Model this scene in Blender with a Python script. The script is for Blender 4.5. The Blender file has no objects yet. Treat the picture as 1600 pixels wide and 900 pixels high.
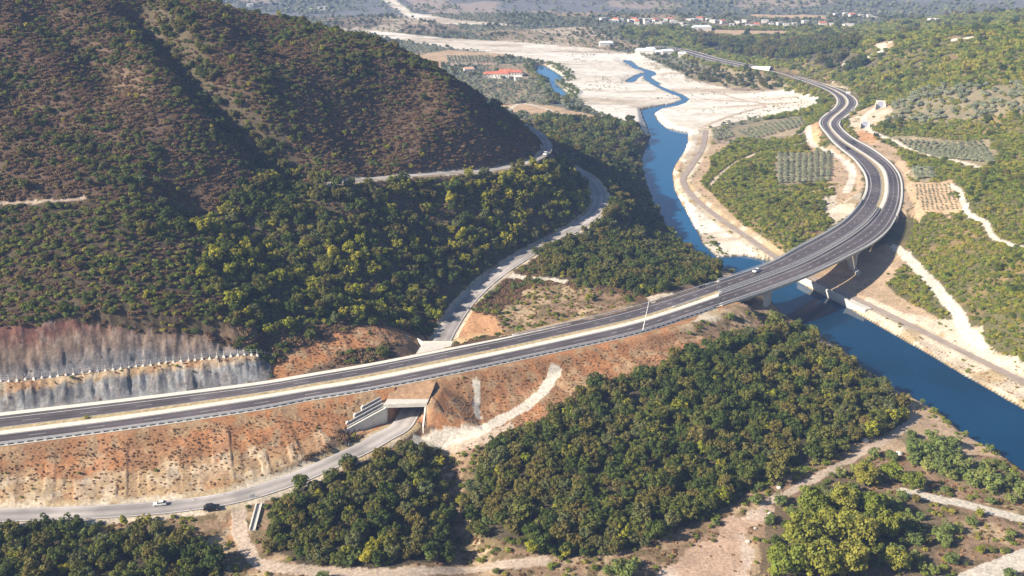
import bpy, bmesh, math, random
import numpy as np
from mathutils import Vector

random.seed(7)
RNG = np.random.default_rng(11)
S = bpy.context.scene
COL = S.collection

# ------------------------------------------------------------------ camera
CAM_H, PITCH, FPX = 200.0, math.radians(20.5), 1600.0
cam_d = bpy.data.cameras.new("camera")
cam_d.sensor_width = 36.0
cam_d.lens = 36.0 * FPX / 1600.0
cam_d.clip_start = 1.0
cam_d.clip_end = 20000.0
cam = bpy.data.objects.new("camera", cam_d)
COL.objects.link(cam)
cam.location = (0, 0, CAM_H)
cam.rotation_euler = (math.pi / 2 - PITCH, 0, 0)
S.camera = cam

# ------------------------------------------------------------------ world, sun, exposure
SUN_EL, SUN_AZ = 31.0, 22.0          # azimuth: degrees behind "exactly left" of the camera
sv = Vector((-math.cos(math.radians(SUN_AZ)) * math.cos(math.radians(SUN_EL)),
             -math.sin(math.radians(SUN_AZ)) * math.cos(math.radians(SUN_EL)),
             math.sin(math.radians(SUN_EL))))
W = bpy.data.worlds.new("World")
S.world = W
W.use_nodes = True
wn = W.node_tree
sky = wn.nodes.new("ShaderNodeTexSky")
sky.sky_type = 'NISHITA'
sky.sun_disc = False
sky.sun_elevation = math.radians(SUN_EL)
sky.sun_rotation = math.atan2(sv.x, sv.y)
sky.air_density = 1.0
sky.dust_density = 0.6
sky.ozone_density = 1.6
wn.links.new(sky.outputs[0], wn.nodes["Background"].inputs[0])
wn.nodes["Background"].inputs[1].default_value = 0.055
sun_d = bpy.data.lights.new("sun", 'SUN')
sun_d.energy = 5.0
sun_d.angle = math.radians(0.5)
sun_d.color = (1.0, 0.88, 0.72)
sun = bpy.data.objects.new("sun", sun_d)
COL.objects.link(sun)
sun.rotation_euler = sv.to_track_quat('Z', 'Y').to_euler()
sun.location = (0, 0, 900)
S.view_settings.view_transform = 'Standard'
S.view_settings.look = 'None'
S.view_settings.exposure = 1.08
S.view_settings.gamma = 1.0
S.cycles.max_bounces = 5
S.cycles.diffuse_bounces = 2
S.cycles.glossy_bounces = 2
S.cycles.transmission_bounces = 2
S.cycles.volume_bounces = 0
S.cycles.use_adaptive_sampling = True
S.cycles.use_denoising = True

# ------------------------------------------------------------------ survey helpers
CP, SP = math.cos(PITCH), math.sin(PITCH)

def ray(px, py):
    u, v = (px - 800.0) / FPX, (py - 450.0) / FPX
    return np.array([u, CP - v * SP, -SP - v * CP])

def at(px, py, z):
    d = ray(px, py)
    t = (z - CAM_H) / d[2]
    return np.array([d[0] * t, d[1] * t, z])

def proj(P):
    P = np.asarray(P, float)
    x, y, z = P[..., 0], P[..., 1], P[..., 2] - CAM_H
    zc = y * CP - z * SP
    zc = np.where(zc < 1, 1, zc)
    v = -(y * SP + z * CP) / zc
    return 800 + FPX * x / zc, 450 + FPX * v, zc

def tag(o, label=None, cat=None, group=None, kind=None):
    if label: o["label"] = label
    if cat: o["category"] = cat
    if group: o["group"] = group
    if kind: o["kind"] = kind
    return o

def empty(name, loc=(0, 0, 0), rz=0.0):
    o = bpy.data.objects.new(name, None)
    o.location = loc
    o.rotation_euler = (0, 0, rz)
    o.empty_display_size = 0.5
    COL.objects.link(o)
    return o

def mesh_np(name, V, F, mats, parent=None, fmat=None, smooth=False, link=True, data_only=False):
    """V (n,3), F (m,k) or list of faces"""
    me = bpy.data.meshes.new(name)
    V = np.asarray(V, np.float32)
    if isinstance(F, np.ndarray):
        k = F.shape[1]
        me.vertices.add(len(V)); me.vertices.foreach_set("co", V.ravel())
        me.loops.add(F.size); me.loops.foreach_set("vertex_index", F.astype(np.int32).ravel())
        me.polygons.add(len(F))
        me.polygons.foreach_set("loop_start", np.arange(0, F.size, k, dtype=np.int32))
        me.polygons.foreach_set("loop_total", np.full(len(F), k, np.int32))
        me.update(calc_edges=True)
    else:
        me.from_pydata([tuple(map(float, v)) for v in V], [], F)
    for m in (mats if isinstance(mats, (list, tuple)) else [mats]):
        me.materials.append(m)
    if fmat is not None:
        me.polygons.foreach_set("material_index", np.asarray(fmat, np.int32))
    if smooth:
        me.polygons.foreach_set("use_smooth", np.ones(len(me.polygons), bool))
    me.validate()
    if data_only:
        return me
    o = bpy.data.objects.new(name, me)
    if link:
        COL.objects.link(o)
    if parent is not None:
        o.parent = parent
    return o

class MB:
    """collects boxes, prisms and strips, builds ONE mesh object"""
    def __init__(s): s.v, s.f, s.m = [], [], []
    def add(s, V, F, m=0):
        b = len(s.v)
        s.v += [tuple(map(float, p)) for p in V]
        s.f += [tuple(i + b for i in f) for f in F]
        s.m += [m] * len(F)
    def hexa(s, bot, top, m=0):
        s.add(list(bot) + list(top), [(3, 2, 1, 0), (4, 5, 6, 7), (0, 1, 5, 4), (1, 2, 6, 5), (2, 3, 7, 6), (3, 0, 4, 7)], m)
    def box(s, c, size, rz=0.0, m=0):
        cx, cy, cz = c; hx, hy, hz = size[0] / 2, size[1] / 2, size[2] / 2
        ca, sa = math.cos(rz), math.sin(rz)
        P = []
        for z in (-hz, hz):
            for x, y in ((-hx, -hy), (hx, -hy), (hx, hy), (-hx, hy)):
                P.append((cx + x * ca - y * sa, cy + x * sa + y * ca, cz + z))
        s.hexa(P[:4], P[4:], m)
    def cyl(s, p0, p1, r0, r1=None, n=8, m=0):
        r1 = r0 if r1 is None else r1
        p0, p1 = Vector(p0), Vector(p1)
        a = (p1 - p0).normalized()
        t = a.orthogonal().normalized(); b = a.cross(t)
        V = []
        for p, r in ((p0, r0), (p1, r1)):
            for i in range(n):
                q = 2 * math.pi * i / n
                V.append(p + (t * math.cos(q) + b * math.sin(q)) * r)
        F = [(i, (i + 1) % n, n + (i + 1) % n, n + i) for i in range(n)]
        F += [tuple(range(n))[::-1], tuple(range(n, 2 * n))]
        s.add(V, F, m)
    def build(s, name, mats, parent=None, bevel=0.0, smooth=False):
        o = mesh_np(name, s.v, s.f, mats, parent, s.m, smooth)
        if bevel:
            bm = bmesh.new(); bm.from_mesh(o.data)
            bmesh.ops.bevel(bm, geom=bm.edges[:], offset=bevel, segments=2, affect='EDGES', profile=0.6)
            bm.to_mesh(o.data); bm.free()
        return o

# ------------------------------------------------------------------ materials
def nt(name):
    m = bpy.data.materials.new(name); m.use_nodes = True
    return m, m.node_tree.nodes, m.node_tree.links, m.node_tree.nodes["Principled BSDF"]

def rough_mat(name, col, var=0.25, scale=1.0, rough=0.9, bump=0.0, metallic=0.0, col2=None, spec=0.25):
    m, N, L, B = nt(name)
    B.inputs["Roughness"].default_value = rough
    B.inputs["Metallic"].default_value = metallic
    B.inputs["Specular IOR Level"].default_value = spec
    geo = N.new("ShaderNodeNewGeometry")
    n1 = N.new("ShaderNodeTexNoise"); n1.inputs["Scale"].default_value = scale; n1.inputs["Detail"].default_value = 6
    n1.inputs["Roughness"].default_value = 0.65
    L.new(geo.outputs["Position"], n1.inputs["Vector"])
    r = N.new("ShaderNodeValToRGB")
    r.color_ramp.elements[0].position = 0.3; r.color_ramp.elements[1].position = 0.7
    a = [c * (1 - var) for c in col]; b = [min(1, c * (1 + var)) for c in (col2 or col)]
    r.color_ramp.elements[0].color = (*a, 1); r.color_ramp.elements[1].color = (*b, 1)
    L.new(n1.outputs["Fac"], r.inputs["Fac"])
    L.new(r.outputs["Color"], B.inputs["Base Color"])
    if bump:
        bn = N.new("ShaderNodeBump"); bn.inputs["Strength"].default_value = bump; bn.inputs["Distance"].default_value = 0.2
        n2 = N.new("ShaderNodeTexNoise"); n2.inputs["Scale"].default_value = scale * 4; n2.inputs["Detail"].default_value = 4
        L.new(geo.outputs["Position"], n2.inputs["Vector"])
        L.new(n2.outputs["Fac"], bn.inputs["Height"]); L.new(bn.outputs["Normal"], B.inputs["Normal"])
    return m

def leaf_mat(name, ramp, transl=0.25, wscale=0.02):
    """ramp: list of (pos, rgb); colour picked per plant, toned per leaf clump"""
    m, N, L, B = nt(name)
    oi = N.new("ShaderNodeObjectInfo")
    nz = N.new("ShaderNodeTexNoise"); nz.inputs["Scale"].default_value = wscale; nz.inputs["Detail"].default_value = 3
    L.new(oi.outputs["Location"], nz.inputs["Vector"])
    mx = N.new("ShaderNodeMath"); mx.operation = 'MULTIPLY_ADD'; mx.inputs[1].default_value = 0.6; 
    ad = N.new("ShaderNodeMath"); ad.operation = 'MULTIPLY_ADD'; ad.inputs[1].default_value = 0.9; ad.inputs[2].default_value = -0.25
    L.new(nz.outputs["Fac"], ad.inputs[0])
    L.new(oi.outputs["Random"], mx.inputs[0]); L.new(ad.outputs[0], mx.inputs[2])
    r = N.new("ShaderNodeValToRGB")
    while len(r.color_ramp.elements) < len(ramp): r.color_ramp.elements.new(0.5)
    for e, (p, c) in zip(r.color_ramp.elements, ramp):
        e.position = p; e.color = (*c, 1)
    L.new(mx.outputs[0], r.inputs["Fac"])
    at_ = N.new("ShaderNodeAttribute"); at_.attribute_name = "tone"
    mul = N.new("ShaderNodeMix"); mul.data_type = 'RGBA'; mul.blend_type = 'MULTIPLY'; mul.inputs[0].default_value = 1.0
    L.new(r.outputs["Color"], mul.inputs[6]); L.new(at_.outputs["Color"], mul.inputs[7])
    L.new(mul.outputs[2], B.inputs["Base Color"])
    B.inputs["Roughness"].default_value = 0.75
    B.inputs["Specular IOR Level"].default_value = 0.15
    tr = N.new("ShaderNodeBsdfTranslucent"); L.new(mul.outputs[2], tr.inputs["Color"])
    ms = N.new("ShaderNodeMixShader"); ms.inputs[0].default_value = transl
    L.new(B.outputs[0], ms.inputs[1]); L.new(tr.outputs[0], ms.inputs[2])
    L.new(ms.outputs[0], N["Material Output"].inputs["Surface"])
    return m

def road_mat(name, col, var, tracks):
    m = rough_mat(name, col, var, 0.12, 0.85, 0.05)
    N, L, B = m.node_tree.nodes, m.node_tree.links, m.node_tree.nodes["Principled BSDF"]
    src = B.inputs["Base Color"].links[0].from_socket
    a = N.new("ShaderNodeAttribute"); a.attribute_name = "across"
    mu = N.new("ShaderNodeMath"); mu.operation = 'MULTIPLY'; mu.inputs[1].default_value = 6.283 * tracks; L.new(a.outputs["Fac"], mu.inputs[0])
    si = N.new("ShaderNodeMath"); si.operation = 'SINE'; L.new(mu.outputs[0], si.inputs[0])
    geo = N.new("ShaderNodeNewGeometry"); nz = N.new("ShaderNodeTexNoise"); nz.inputs["Scale"].default_value = 0.035; nz.inputs["Detail"].default_value = 5; L.new(geo.outputs["Position"], nz.inputs["Vector"])
    mr = N.new("ShaderNodeMapRange"); mr.inputs[1].default_value = -1; mr.inputs[3].default_value = 0.86; mr.inputs[4].default_value = 1.14; L.new(si.outputs[0], mr.inputs[0])
    m2 = N.new("ShaderNodeMapRange"); m2.inputs[1].default_value = 0.35; m2.inputs[2].default_value = 0.65; m2.inputs[3].default_value = 0.75; m2.inputs[4].default_value = 1.3; L.new(nz.outputs["Fac"], m2.inputs[0])
    mm = N.new("ShaderNodeMath"); mm.operation = 'MULTIPLY'; L.new(mr.outputs[0], mm.inputs[0]); L.new(m2.outputs[0], mm.inputs[1])
    vs = N.new("ShaderNodeVectorMath"); vs.operation = 'SCALE'; L.new(src, vs.inputs[0]); L.new(mm.outputs[0], vs.inputs["Scale"])
    L.new(vs.outputs[0], B.inputs["Base Color"])
    return m
M_asphalt = road_mat("asphalt", (0.092, 0.080, 0.086), 0.22, 3.0)
M_asphalt_old = road_mat("old_asphalt", (0.33, 0.305, 0.29), 0.15, 2.0)
M_line = rough_mat("road_paint", (0.62, 0.61, 0.60), 0.2, 0.8, 0.7)
M_line_worn = rough_mat("worn_road_paint", (0.42, 0.40, 0.39), 0.35, 1.2, 0.8)
M_conc = rough_mat("concrete", (0.56, 0.54, 0.49), 0.12, 0.5, 0.9, 0.15)
M_conc_grey = rough_mat("grey_concrete", (0.36, 0.36, 0.35), 0.18, 0.4, 0.9, 0.15)
M_conc_white = rough_mat("pale_concrete", (0.66, 0.63, 0.56), 0.15, 0.35, 0.9, 0.1)
M_straw = rough_mat("dry_verge", (0.36, 0.28, 0.15), 0.4, 0.5, 1.0, 0.4, col2=(0.42, 0.34, 0.2))
M_steel = rough_mat("galvanised_steel", (0.52, 0.54, 0.57), 0.1, 1.0, 0.5, 0, 0.2)
M_steel_dk = rough_mat("dark_rail", (0.10, 0.10, 0.11), 0.2, 1.0, 0.6)
M_white = rough_mat("white_paint", (0.78, 0.78, 0.76), 0.06, 1.0, 0.5)
M_black = rough_mat("black_paint", (0.02, 0.02, 0.025), 0.2, 1.0, 0.35, spec=0.5)
M_glass = rough_mat("dark_glass", (0.02, 0.025, 0.03), 0.1, 1.0, 0.1, spec=0.6)
M_tyre = rough_mat("tyre_rubber", (0.02, 0.02, 0.02), 0.1, 3.0, 0.9)
M_bark = rough_mat("bark", (0.12, 0.09, 0.065), 0.3, 2.0, 0.95, 0.3)
M_redroof = rough_mat("red_tiles", (0.50, 0.17, 0.10), 0.25, 0.4, 0.9)
M_wallw = rough_mat("white_render", (0.74, 0.71, 0.66), 0.08, 0.3, 0.9)
M_window = rough_mat("window_glass", (0.05, 0.06, 0.08), 0.1, 1.0, 0.15, spec=0.5)
M_rock = rough_mat("pale_rock", (0.62, 0.58, 0.52), 0.2, 0.6, 0.95, 0.5)
M_bluegrey = rough_mat("blue_grey_panel", (0.30, 0.33, 0.42), 0.1, 0.5, 0.7)

# ------------------------------------------------------------------ numpy noise
_perm = np.random.default_rng(3).random((256, 256)).astype(np.float32)
def vnoise(x, y):
    xi = np.floor(x).astype(np.int64); yi = np.floor(y).astype(np.int64)
    fx = x - xi; fy = y - yi
    fx = fx * fx * (3 - 2 * fx); fy = fy * fy * (3 - 2 * fy)
    a = _perm[xi & 255, yi & 255]; b = _perm[(xi + 1) & 255, yi & 255]
    c = _perm[xi & 255, (yi + 1) & 255]; d = _perm[(xi + 1) & 255, (yi + 1) & 255]
    return (a + (b - a) * fx) * (1 - fy) + (c + (d - c) * fx) * fy
def fbm(x, y, sc, octv=4, seed=0.0, gain=0.5):
    s, a, t = 0, 1.0, 0.0
    x = x / sc + seed * 17.3; y = y / sc + seed * 9.1
    for _ in range(octv):
        s = s + a * vnoise(x, y); t += a
        x = x * 2.03 + 5.1; y = y * 2.03 + 1.7; a *= gain
    return s / t
def sstep(a, b, x):
    t = np.clip((x - a) / (b - a), 0, 1)
    return t * t * (3 - 2 * t)

# ------------------------------------------------------------------ polylines
def catmull(P, step):
    P = np.asarray(P, float)
    Q = np.vstack([2 * P[0] - P[1], P, 2 * P[-1] - P[-2]])
    out = []
    for i in range(1, len(Q) - 2):
        p0, p1, p2, p3 = Q[i - 1], Q[i], Q[i + 1], Q[i + 2]
        n = max(2, int(np.linalg.norm(p2 - p1) / step))
        t = np.linspace(0, 1, n, endpoint=False)[:, None]
        out.append(0.5 * (2 * p1 + (p2 - p0) * t + (2 * p0 - 5 * p1 + 4 * p2 - p3) * t ** 2 + (3 * p1 - p0 - 3 * p2 + p3) * t ** 3))
    out.append(Q[-2][None])
    return np.vstack(out)
def smooth_poly(P, n):
    P = P.copy()
    for _ in range(n):
        P[1:-1] = 0.25 * P[:-2] + 0.5 * P[1:-1] + 0.25 * P[2:]
    return P
def arclen(P):
    return np.concatenate([[0], np.cumsum(np.linalg.norm(np.diff(P[:, :2], axis=0), axis=1))])
def resample(P, step):
    s = arclen(P); n = max(2, int(s[-1] / step) + 1)
    t = np.linspace(0, s[-1], n)
    return np.stack([np.interp(t, s, P[:, k]) for k in range(P.shape[1])], 1)
def normals2(P):
    T = np.gradient(P[:, :2], axis=0); T /= np.linalg.norm(T, axis=1, keepdims=True) + 1e-9
    return np.stack([T[:, 1], -T[:, 0]], 1)      # right-hand side of travel

# motorway cross-sections traced as ((L),(ML),(MR),(R)); far end by centre line
HZ = 20.0
SEC = []
for x, l, a, b, r in ((-260, 681, 702, 713, 728), (-120, 664, 684, 695, 709), (0, 650, 668.5, 679, 694), (200, 627, 643, 654, 668),
                      (400, 602, 614.8, 624, 639), (480, 588.5, 601, 610.5, 623.5), (580, 571.5, 584, 594.5, 607.5), (720, 543.5, 556, 566, 579.5),
                      (800, 527, 540, 549, 562.5), (900, 504.5, 518, 527, 541), (1000, 480, 495, 503.5, 518.5), (1100, 448, 462, 471, 485),
                      (1200, 414, 426, 436, 452)):
    SEC.append(((x, l), (x, a), (x, b), (x, r)))
SEC += [((1250, 387), (1257, 403), (1261, 411.5), (1268, 426)), ((1290, 366), (1304, 378), (1310, 385.5), (1325, 399)),
        ((1320, 347), (1336, 357), (1343, 364), (1361, 380)), ((1340, 327), (1357, 339), (1365, 344.5), (1386, 359)),
        ((1351, 310), (1371, 319), (1380, 323), (1401, 333)), ((1356, 295), (1377, 301), (1387, 303), (1407.5, 307)),
        ((1356, 281), (1377, 281), (1387, 281), (1406.5, 281)), ((1351, 268), (1371, 264), (1381, 263), (1398, 264)),
        ((1336, 249), (1354, 247), (1362, 247), (1382, 248)), ((1318, 235), (1332, 232.5), (1339, 232), (1359, 231.5)),
        ((1303, 221.5), (1314, 220.5), (1320, 220), (1336, 219)), ((1293.5, 210), (1303, 209.5), (1308, 209), (1322, 209)),
        ((1285.5, 200), (1296, 200), (1300, 200), (1313, 200)), ((1282, 191.5), (1293.5, 192), (1298, 192), (1310, 192)),
        ((1287, 182.5), (1299, 183.5), (1303.5, 184), (1317, 184)), ((1298.5, 174), (1309.5, 175), (1314, 175), (1328, 175.5)),
        ((1306.5, 167), (1318, 167), (1322.5, 167), (1335.5, 167)), ((1310, 159), (1321.5, 159.5), (1326, 159.5), (1338, 160)),
        ((1307.5, 151.5), (1318, 152), (1322.5, 152), (1334, 153)), ((1300, 145), (1310, 146), (1315, 146), (1326, 147.5)),
        ((1285, 137), (1297, 138.5), (1302, 139), (1314, 141)), ((1264, 129), (1276, 130.8), (1280, 131.2), (1293, 133.3)),
        ((1238, 120.4), (1248, 121.6), (1251, 122), (1260, 123.2)), ((1212, 112.3), (1220, 113.6), (1222, 114), (1229, 115.2))]
def sec_z(py):
    return float(np.interp(py, [110, 125, 160, 200, 300, 480, 700], [15.0, 16.5, 18.5, 19.5, 20.0, 20.0, 20.0]))
HW = []
for q in range(4):
    HW.append(np.array([at(*s[q], sec_z(s[1][1])) for s in SEC]))
far_c = [(1180, 105.6, 13.0), (1150, 99.6, 12), (1135, 96.5, 11.5), (1112, 91.6, 11), (1090, 85.2, 10.5), (1067, 79, 10), (1045, 75.2, 9), (1015, 73, 8.5)]
fc = np.array([at(*p) for p in far_c])
fcn = normals2(np.vstack([(HW[1][-1] + HW[2][-1]) / 2, fc]))[1:]
for q, off in enumerate((-10.5, -1.2, 1.2, 10.5)):
    e = fc.copy(); e[:, :2] += fcn * off
    HW[q] = np.vstack([HW[q], e])
HW = [catmull(h, 3.0) for h in HW]
# equal sample counts along all four edges (pairing by section)
def pair_resample(hs, n):
    out = []
    for h in hs:
        t = np.linspace(0, len(h) - 1, n)
        out.append(np.stack([np.interp(t, np.arange(len(h)), h[:, k]) for k in range(3)], 1))
    return out
def catmull_fixed(P, per):
    P = np.asarray(P, float)
    Q = np.vstack([2 * P[0] - P[1], P, 2 * P[-1] - P[-2]]); out = []
    for i in range(1, len(Q) - 2):
        p0, p1, p2, p3 = Q[i - 1], Q[i], Q[i + 1], Q[i + 2]
        t = np.linspace(0, 1, per, endpoint=False)[:, None]
        out.append(0.5 * (2 * p1 + (p2 - p0) * t + (2 * p0 - 5 * p1 + 4 * p2 - p3) * t ** 2 + (3 * p1 - p0 - 3 * p2 + p3) * t ** 3))
    out.append(Q[-2][None]); return np.vstack(out)
HW = []
for q, off in enumerate((-10.5, -1.2, 1.2, 10.5)):
    base = np.array([at(*s[q], sec_z(s[1][1])) for s in SEC])
    e = fc.copy(); e[:, :2] += fcn * off
    HW.append(smooth_poly(catmull_fixed(np.vstack([base, e]), 14), 14))
HL, HML, HMR, HR = HW
HC = (HML + HMR) / 2
HS = arclen(HC)
NHW = len(HC)
sec_i = lambda k: k * 14          # sample index of traced section k
# bridge between abutments (sections: x=1100 -> 11 ; (1351,310) -> 17)
BR0, BR1 = sec_i(11) + 3, sec_i(17) - 2
hw_half = np.linalg.norm(HR[:, :2] - HL[:, :2], axis=1) / 2
HMID = (HL + HR) / 2

# ordinary roads: (pixel x, pixel y, z)
ROAD_LOW = [(-260, 815, 8.6), (-100, 809, 8.8), (0, 805, 9), (100, 802, 9), (200, 797, 9), (280, 790, 9), (350, 780, 9.3), (400, 768, 9.7), (460, 748, 10),
            (520, 722, 10.3), (570, 699, 10.6), (608, 676, 11), (634, 656, 11.2)]
ROAD_MID = [(692, 530, 11.8), (703, 510, 12.3), (716, 489, 13), (736, 464, 14.3), (765, 437, 16.3), (800, 412, 18.8), (840, 388, 21.2), (880, 367, 23.2),
            (910,349,24.6),(931,329,25.6),(938,309,26.4),(931,290,27),(917,275,27.5),(895,262,28)]
lowP = np.array([at(*p) for p in ROAD_LOW]); midP = np.array([at(*p) for p in ROAD_MID])
ROAD1 = smooth_poly(resample(catmull(np.vstack([lowP, midP]), 2.0), 2.0), 6)
BENCH = [(512, 287, 65), (560, 281, 63.5), (620, 276, 61), (700, 270, 58), (760, 266.5, 55.5),
         (815, 256, 54), (848, 243, 54), (856, 228, 54.5), (845, 211, 55), (825, 198, 56), (806, 190, 57)]
ROAD2 = smooth_poly(resample(catmull(np.array([at(*p) for p in BENCH]), 2.0), 2.0), 6)
RBANK = [(1103, 203, 3.0), (1097, 232, 3.0), (1078, 262, 3.2), (1067, 283, 3.2), (1088, 312, 3.4), (1130, 345, 3.6), (1170, 372, 3.6), (1212, 402, 3.6), (1270, 434, 3.4),
         (1330, 463, 3.0), (1400, 497, 2.7), (1470, 532, 2.6), (1540, 567, 2.6), (1600, 596, 2.6), (1720, 652, 2.6), (1950, 762, 2.6)]
ROAD3 = smooth_poly(resample(catmull(np.array([at(*p) for p in RBANK]), 2.0), 2.0), 6)

# ------------------------------------------------------------------ terrain control points (pixel x, pixel y, z)
CPX = [  # left hill
 (-250,520,46),(-250,400,62),(-250,300,80),(-250,200,100),(-250,100,124),(-250,10,150),
 (0,515,44),(0,400,60),(0,300,78),(0,200,98),(0,100,122),(0,10,148),
 (200,510,43),(200,400,58),(200,300,75),(200,200,96),(200,100,120),(200,10,146),(330,20,142),
 (380,540,36),(400,450,41),(400,350,57),(400,250,77),(400,150,104),(400,60,126),(440,30,131),
 (500,500,29),(600,490,25),(500,400,45),(600,400,37),(600,300,54),(500,300,60),(600,200,79),(600,110,107),(500,100,114),(500,50,126),(600,80,117),
 (700,480,19),(700,400,27.5),(700,300,52),(700,200,81),(700,125,100),(760,160,82),(780,220,66),(800,350,34),(800,300,47),(820,258,52.5),(850,300,42),(870,340,32),(900,305,31),(895,325,28),
 (880,250,50),(900,262,41),
 (430,580,23),(540,550,22),(640,545,21),(-250,640,30),(0,620,30),(200,590,30),(350,570,30),
 # shaded spur flank and bank left of the river
 (930,240,24),(960,225,12),(985,205,8),(1010,215,4),(1000,250,4),(1005,290,4),(960,300,15),(950,265,22),(1000,340,8),(1020,370,5),(1060,400,4),(920,200,9),(880,190,9),(1000,190,5),
 (900,400,20),(1000,400,13),(1060,425,11),(1110,420,6),(1000,440,15),(850,460,16),(800,480,15.5),(750,500,15),(950,470,17),(870,420,19),(1100,445,13),
 # foreground
 (1060,520,18),(1120,500,15),(1170,490,15),(1210,490,12),(1230,505,9),(900,580,16),(860,560,17),(1000,560,16),(800,600,13),(720,620,12),(700,660,10.5),(1100,550,14.5),(1200,540,11),
 (1000,650,11),(1130,620,11),(1250,590,8),(1300,600,6.5),(1350,600,4),(1400,650,4),(900,680,10),(800,720,9),(1200,680,7),(1300,690,5),(1080,740,7),(950,780,7),
 (650,740,9),(550,790,8),(600,850,6.5),(690,790,4.5),(720,860,4.5),(690,720,6.5),(450,860,6.5),(480,800,8),(100,860,6.5),(300,860,6.5),(-100,860,6.5),(100,940,5.5),(400,940,5),(800,880,5),(800,940,5),
 (1100,840,4.5),(1000,890,4.5),(1200,850,4.5),(1450,760,4),(1590,890,3.5),(1600,810,3.5),(1300,800,4.5),(1400,860,4),(1480,700,3),(1560,740,2.5),(1700,860,3),(1200,940,4.5),
 (-100,750,12),(150,745,12),(380,715,13),(480,690,14),
 # right bank
 (1250,435,3.5),(1330,462,4),(1400,500,4),(1600,600,4),(1400,470,5),(1450,490,5),(1500,520,5),(1560,560,5),(1380,430,6),(1360,400,9),(1330,410,5),(1300,410,4.5),
 (1420,400,11),(1450,430,11),(1500,450,14),(1550,450,19),(1600,400,32),(1600,480,22),(1600,540,12),(1500,350,25),(1450,350,21),(1420,330,20),(1410,345,17),(1600,300,43),(1550,280,38),(1470,240,28),(1420,235,22),(1520,230,34),(1450,300,24),(1500,300,29),
 (1550,200,42),(1450,190,33),(1380,215,21),(1350,200,20),(1450,150,44),(1380,160,27),(1600,150,66),(1500,100,60),(1600,70,84),(1400,110,40),(1340,120,27),(1300,80,40),(1260,85,34),(1240,100,20),(1350,75,50),(1430,70,62),(1520,55,76),
 # between the motorway and the river
 (1200,300,12),(1150,240,9),(1130,280,9),(1260,265,15),(1200,205,8),(1260,215,13),(1300,300,15),(1250,340,13),(1220,370,11),(1290,340,13),(1100,245,5),(1180,350,8),(1140,320,6.5),(1320,270,17),(1290,245,16.5),(1310,320,15),
 # valley floor
 (1100,170,2.4),(950,130,2),(1020,110,2),(1200,150,3),(1150,120,5),(1270,165,8),(1080,215,2.4),(880,140,2.2),(780,120,6),(700,110,7),(850,160,6),(930,180,5),(750,90,5),(650,65,5),(550,50,5),(820,90,4),
 (1000,80,4),(1100,70,8),(1200,70,11),(1100,50,9),(1000,50,8),(1250,50,9),(1350,48,12),(800,50,5),(900,60,4),(700,35,8),(900,35,9),(1050,33,12),(1200,33,12),(450,12,12),(1450,33,25),(1550,40,50),
 (1250,150,8),(1280,130,13),(1120,85,8),(1060,90,4)]
ctrl = [at(*p) for p in CPX]
for R_, st in ((ROAD1, 12), (ROAD2, 12), (ROAD3, 12)):
    ctrl += [p for p in R_[::st]]
# back of the spur and the plain hidden behind it, the far mountains
for x, y, z in ((-60,760,70),(-20,800,40),(20,850,14),(-120,800,70),(-220,820,90),(-150,900,40),(-80,950,9),(-250,950,60),(-350,900,100),(-450,1000,90),(-200,1100,8),(-350,1150,20),(-100,1200,6),(-550,1200,60),(-400,1400,7),(-200,1500,6),
                (-500,800,140),(-400,750,150),(-300,720,140),(-650,1500,20),(-700,900,150),(-600,650,170),(-900,1200,90),
                (-800,1900,20),(-400,1900,10),(0,1900,12),(400,1900,12),(800,1900,22),(1200,1700,70),(900,1500,70),(1200,1300,110),(700,1150,75),(900,1100,95),(650,950,70),(900,800,90),(500,600,30),(700,600,60),(420,480,8),
                (-900,2300,60),(-400,2300,38),(0,2300,34),(400,2300,38),(800,2300,50),(1300,2300,80),(-900,2800,95),(-400,2800,80),(0,2800,75),(400,2800,85),(900,2800,90),(1500,2800,110),
                (-1500,2500,100),(-1500,1800,80),(2000,2200,120),(-1500,3400,130),(0,3500,120),(800,3500,125),(2000,3400,130),
                (-300,200,8),(0,180,5),(250,180,4),(-500,300,30),(-450,420,60),(-700,500,130),(500,250,3),(400,300,3)):
    ctrl.append(np.array([x, y, z], float))
ctrl = np.array(ctrl)
# multiquadric fit
_c = 14.0
dx = ctrl[:, None, :2] - ctrl[None, :, :2]
A = np.sqrt((dx ** 2).sum(-1) + _c * _c)
n = len(ctrl)
K = np.zeros((n + 3, n + 3)); K[:n, :n] = A + np.eye(n) * -3.0
Pm = np.column_stack([np.ones(n), ctrl[:, 0] / 1000, ctrl[:, 1] / 1000]); K[:n, n:] = Pm; K[n:, :n] = Pm.T
w = np.linalg.solve(K, np.concatenate([ctrl[:, 2], [0, 0, 0]]))
def base_h(x, y):
    out = np.empty(x.size); xf, yf = x.ravel(), y.ravel()
    for i in range(0, x.size, 60000):
        xa, ya = xf[i:i + 60000], yf[i:i + 60000]
        d = np.sqrt((xa[:, None] - ctrl[None, :, 0]) ** 2 + (ya[:, None] - ctrl[None, :, 1]) ** 2 + _c * _c)
        out[i:i + 60000] = d @ w[:n] + w[n] + w[n + 1] * xa / 1000 + w[n + 2] * ya / 1000
    return out.reshape(x.shape)

# ------------------------------------------------------------------ terrain grid: fan of rows, finer near by
NT, NR = 1200, 1040
TH0, TH1 = math.radians(-42), math.radians(42)
LD0, LD1 = math.log(165.0), math.log(3500.0)
th = np.linspace(TH0, TH1, NT); ld = np.linspace(LD0, LD1, NR)
TH, LD = np.meshgrid(th, ld)
GX = np.exp(LD) * np.sin(TH); GY = np.exp(LD) * np.cos(TH)
GD = np.exp(LD)
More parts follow.
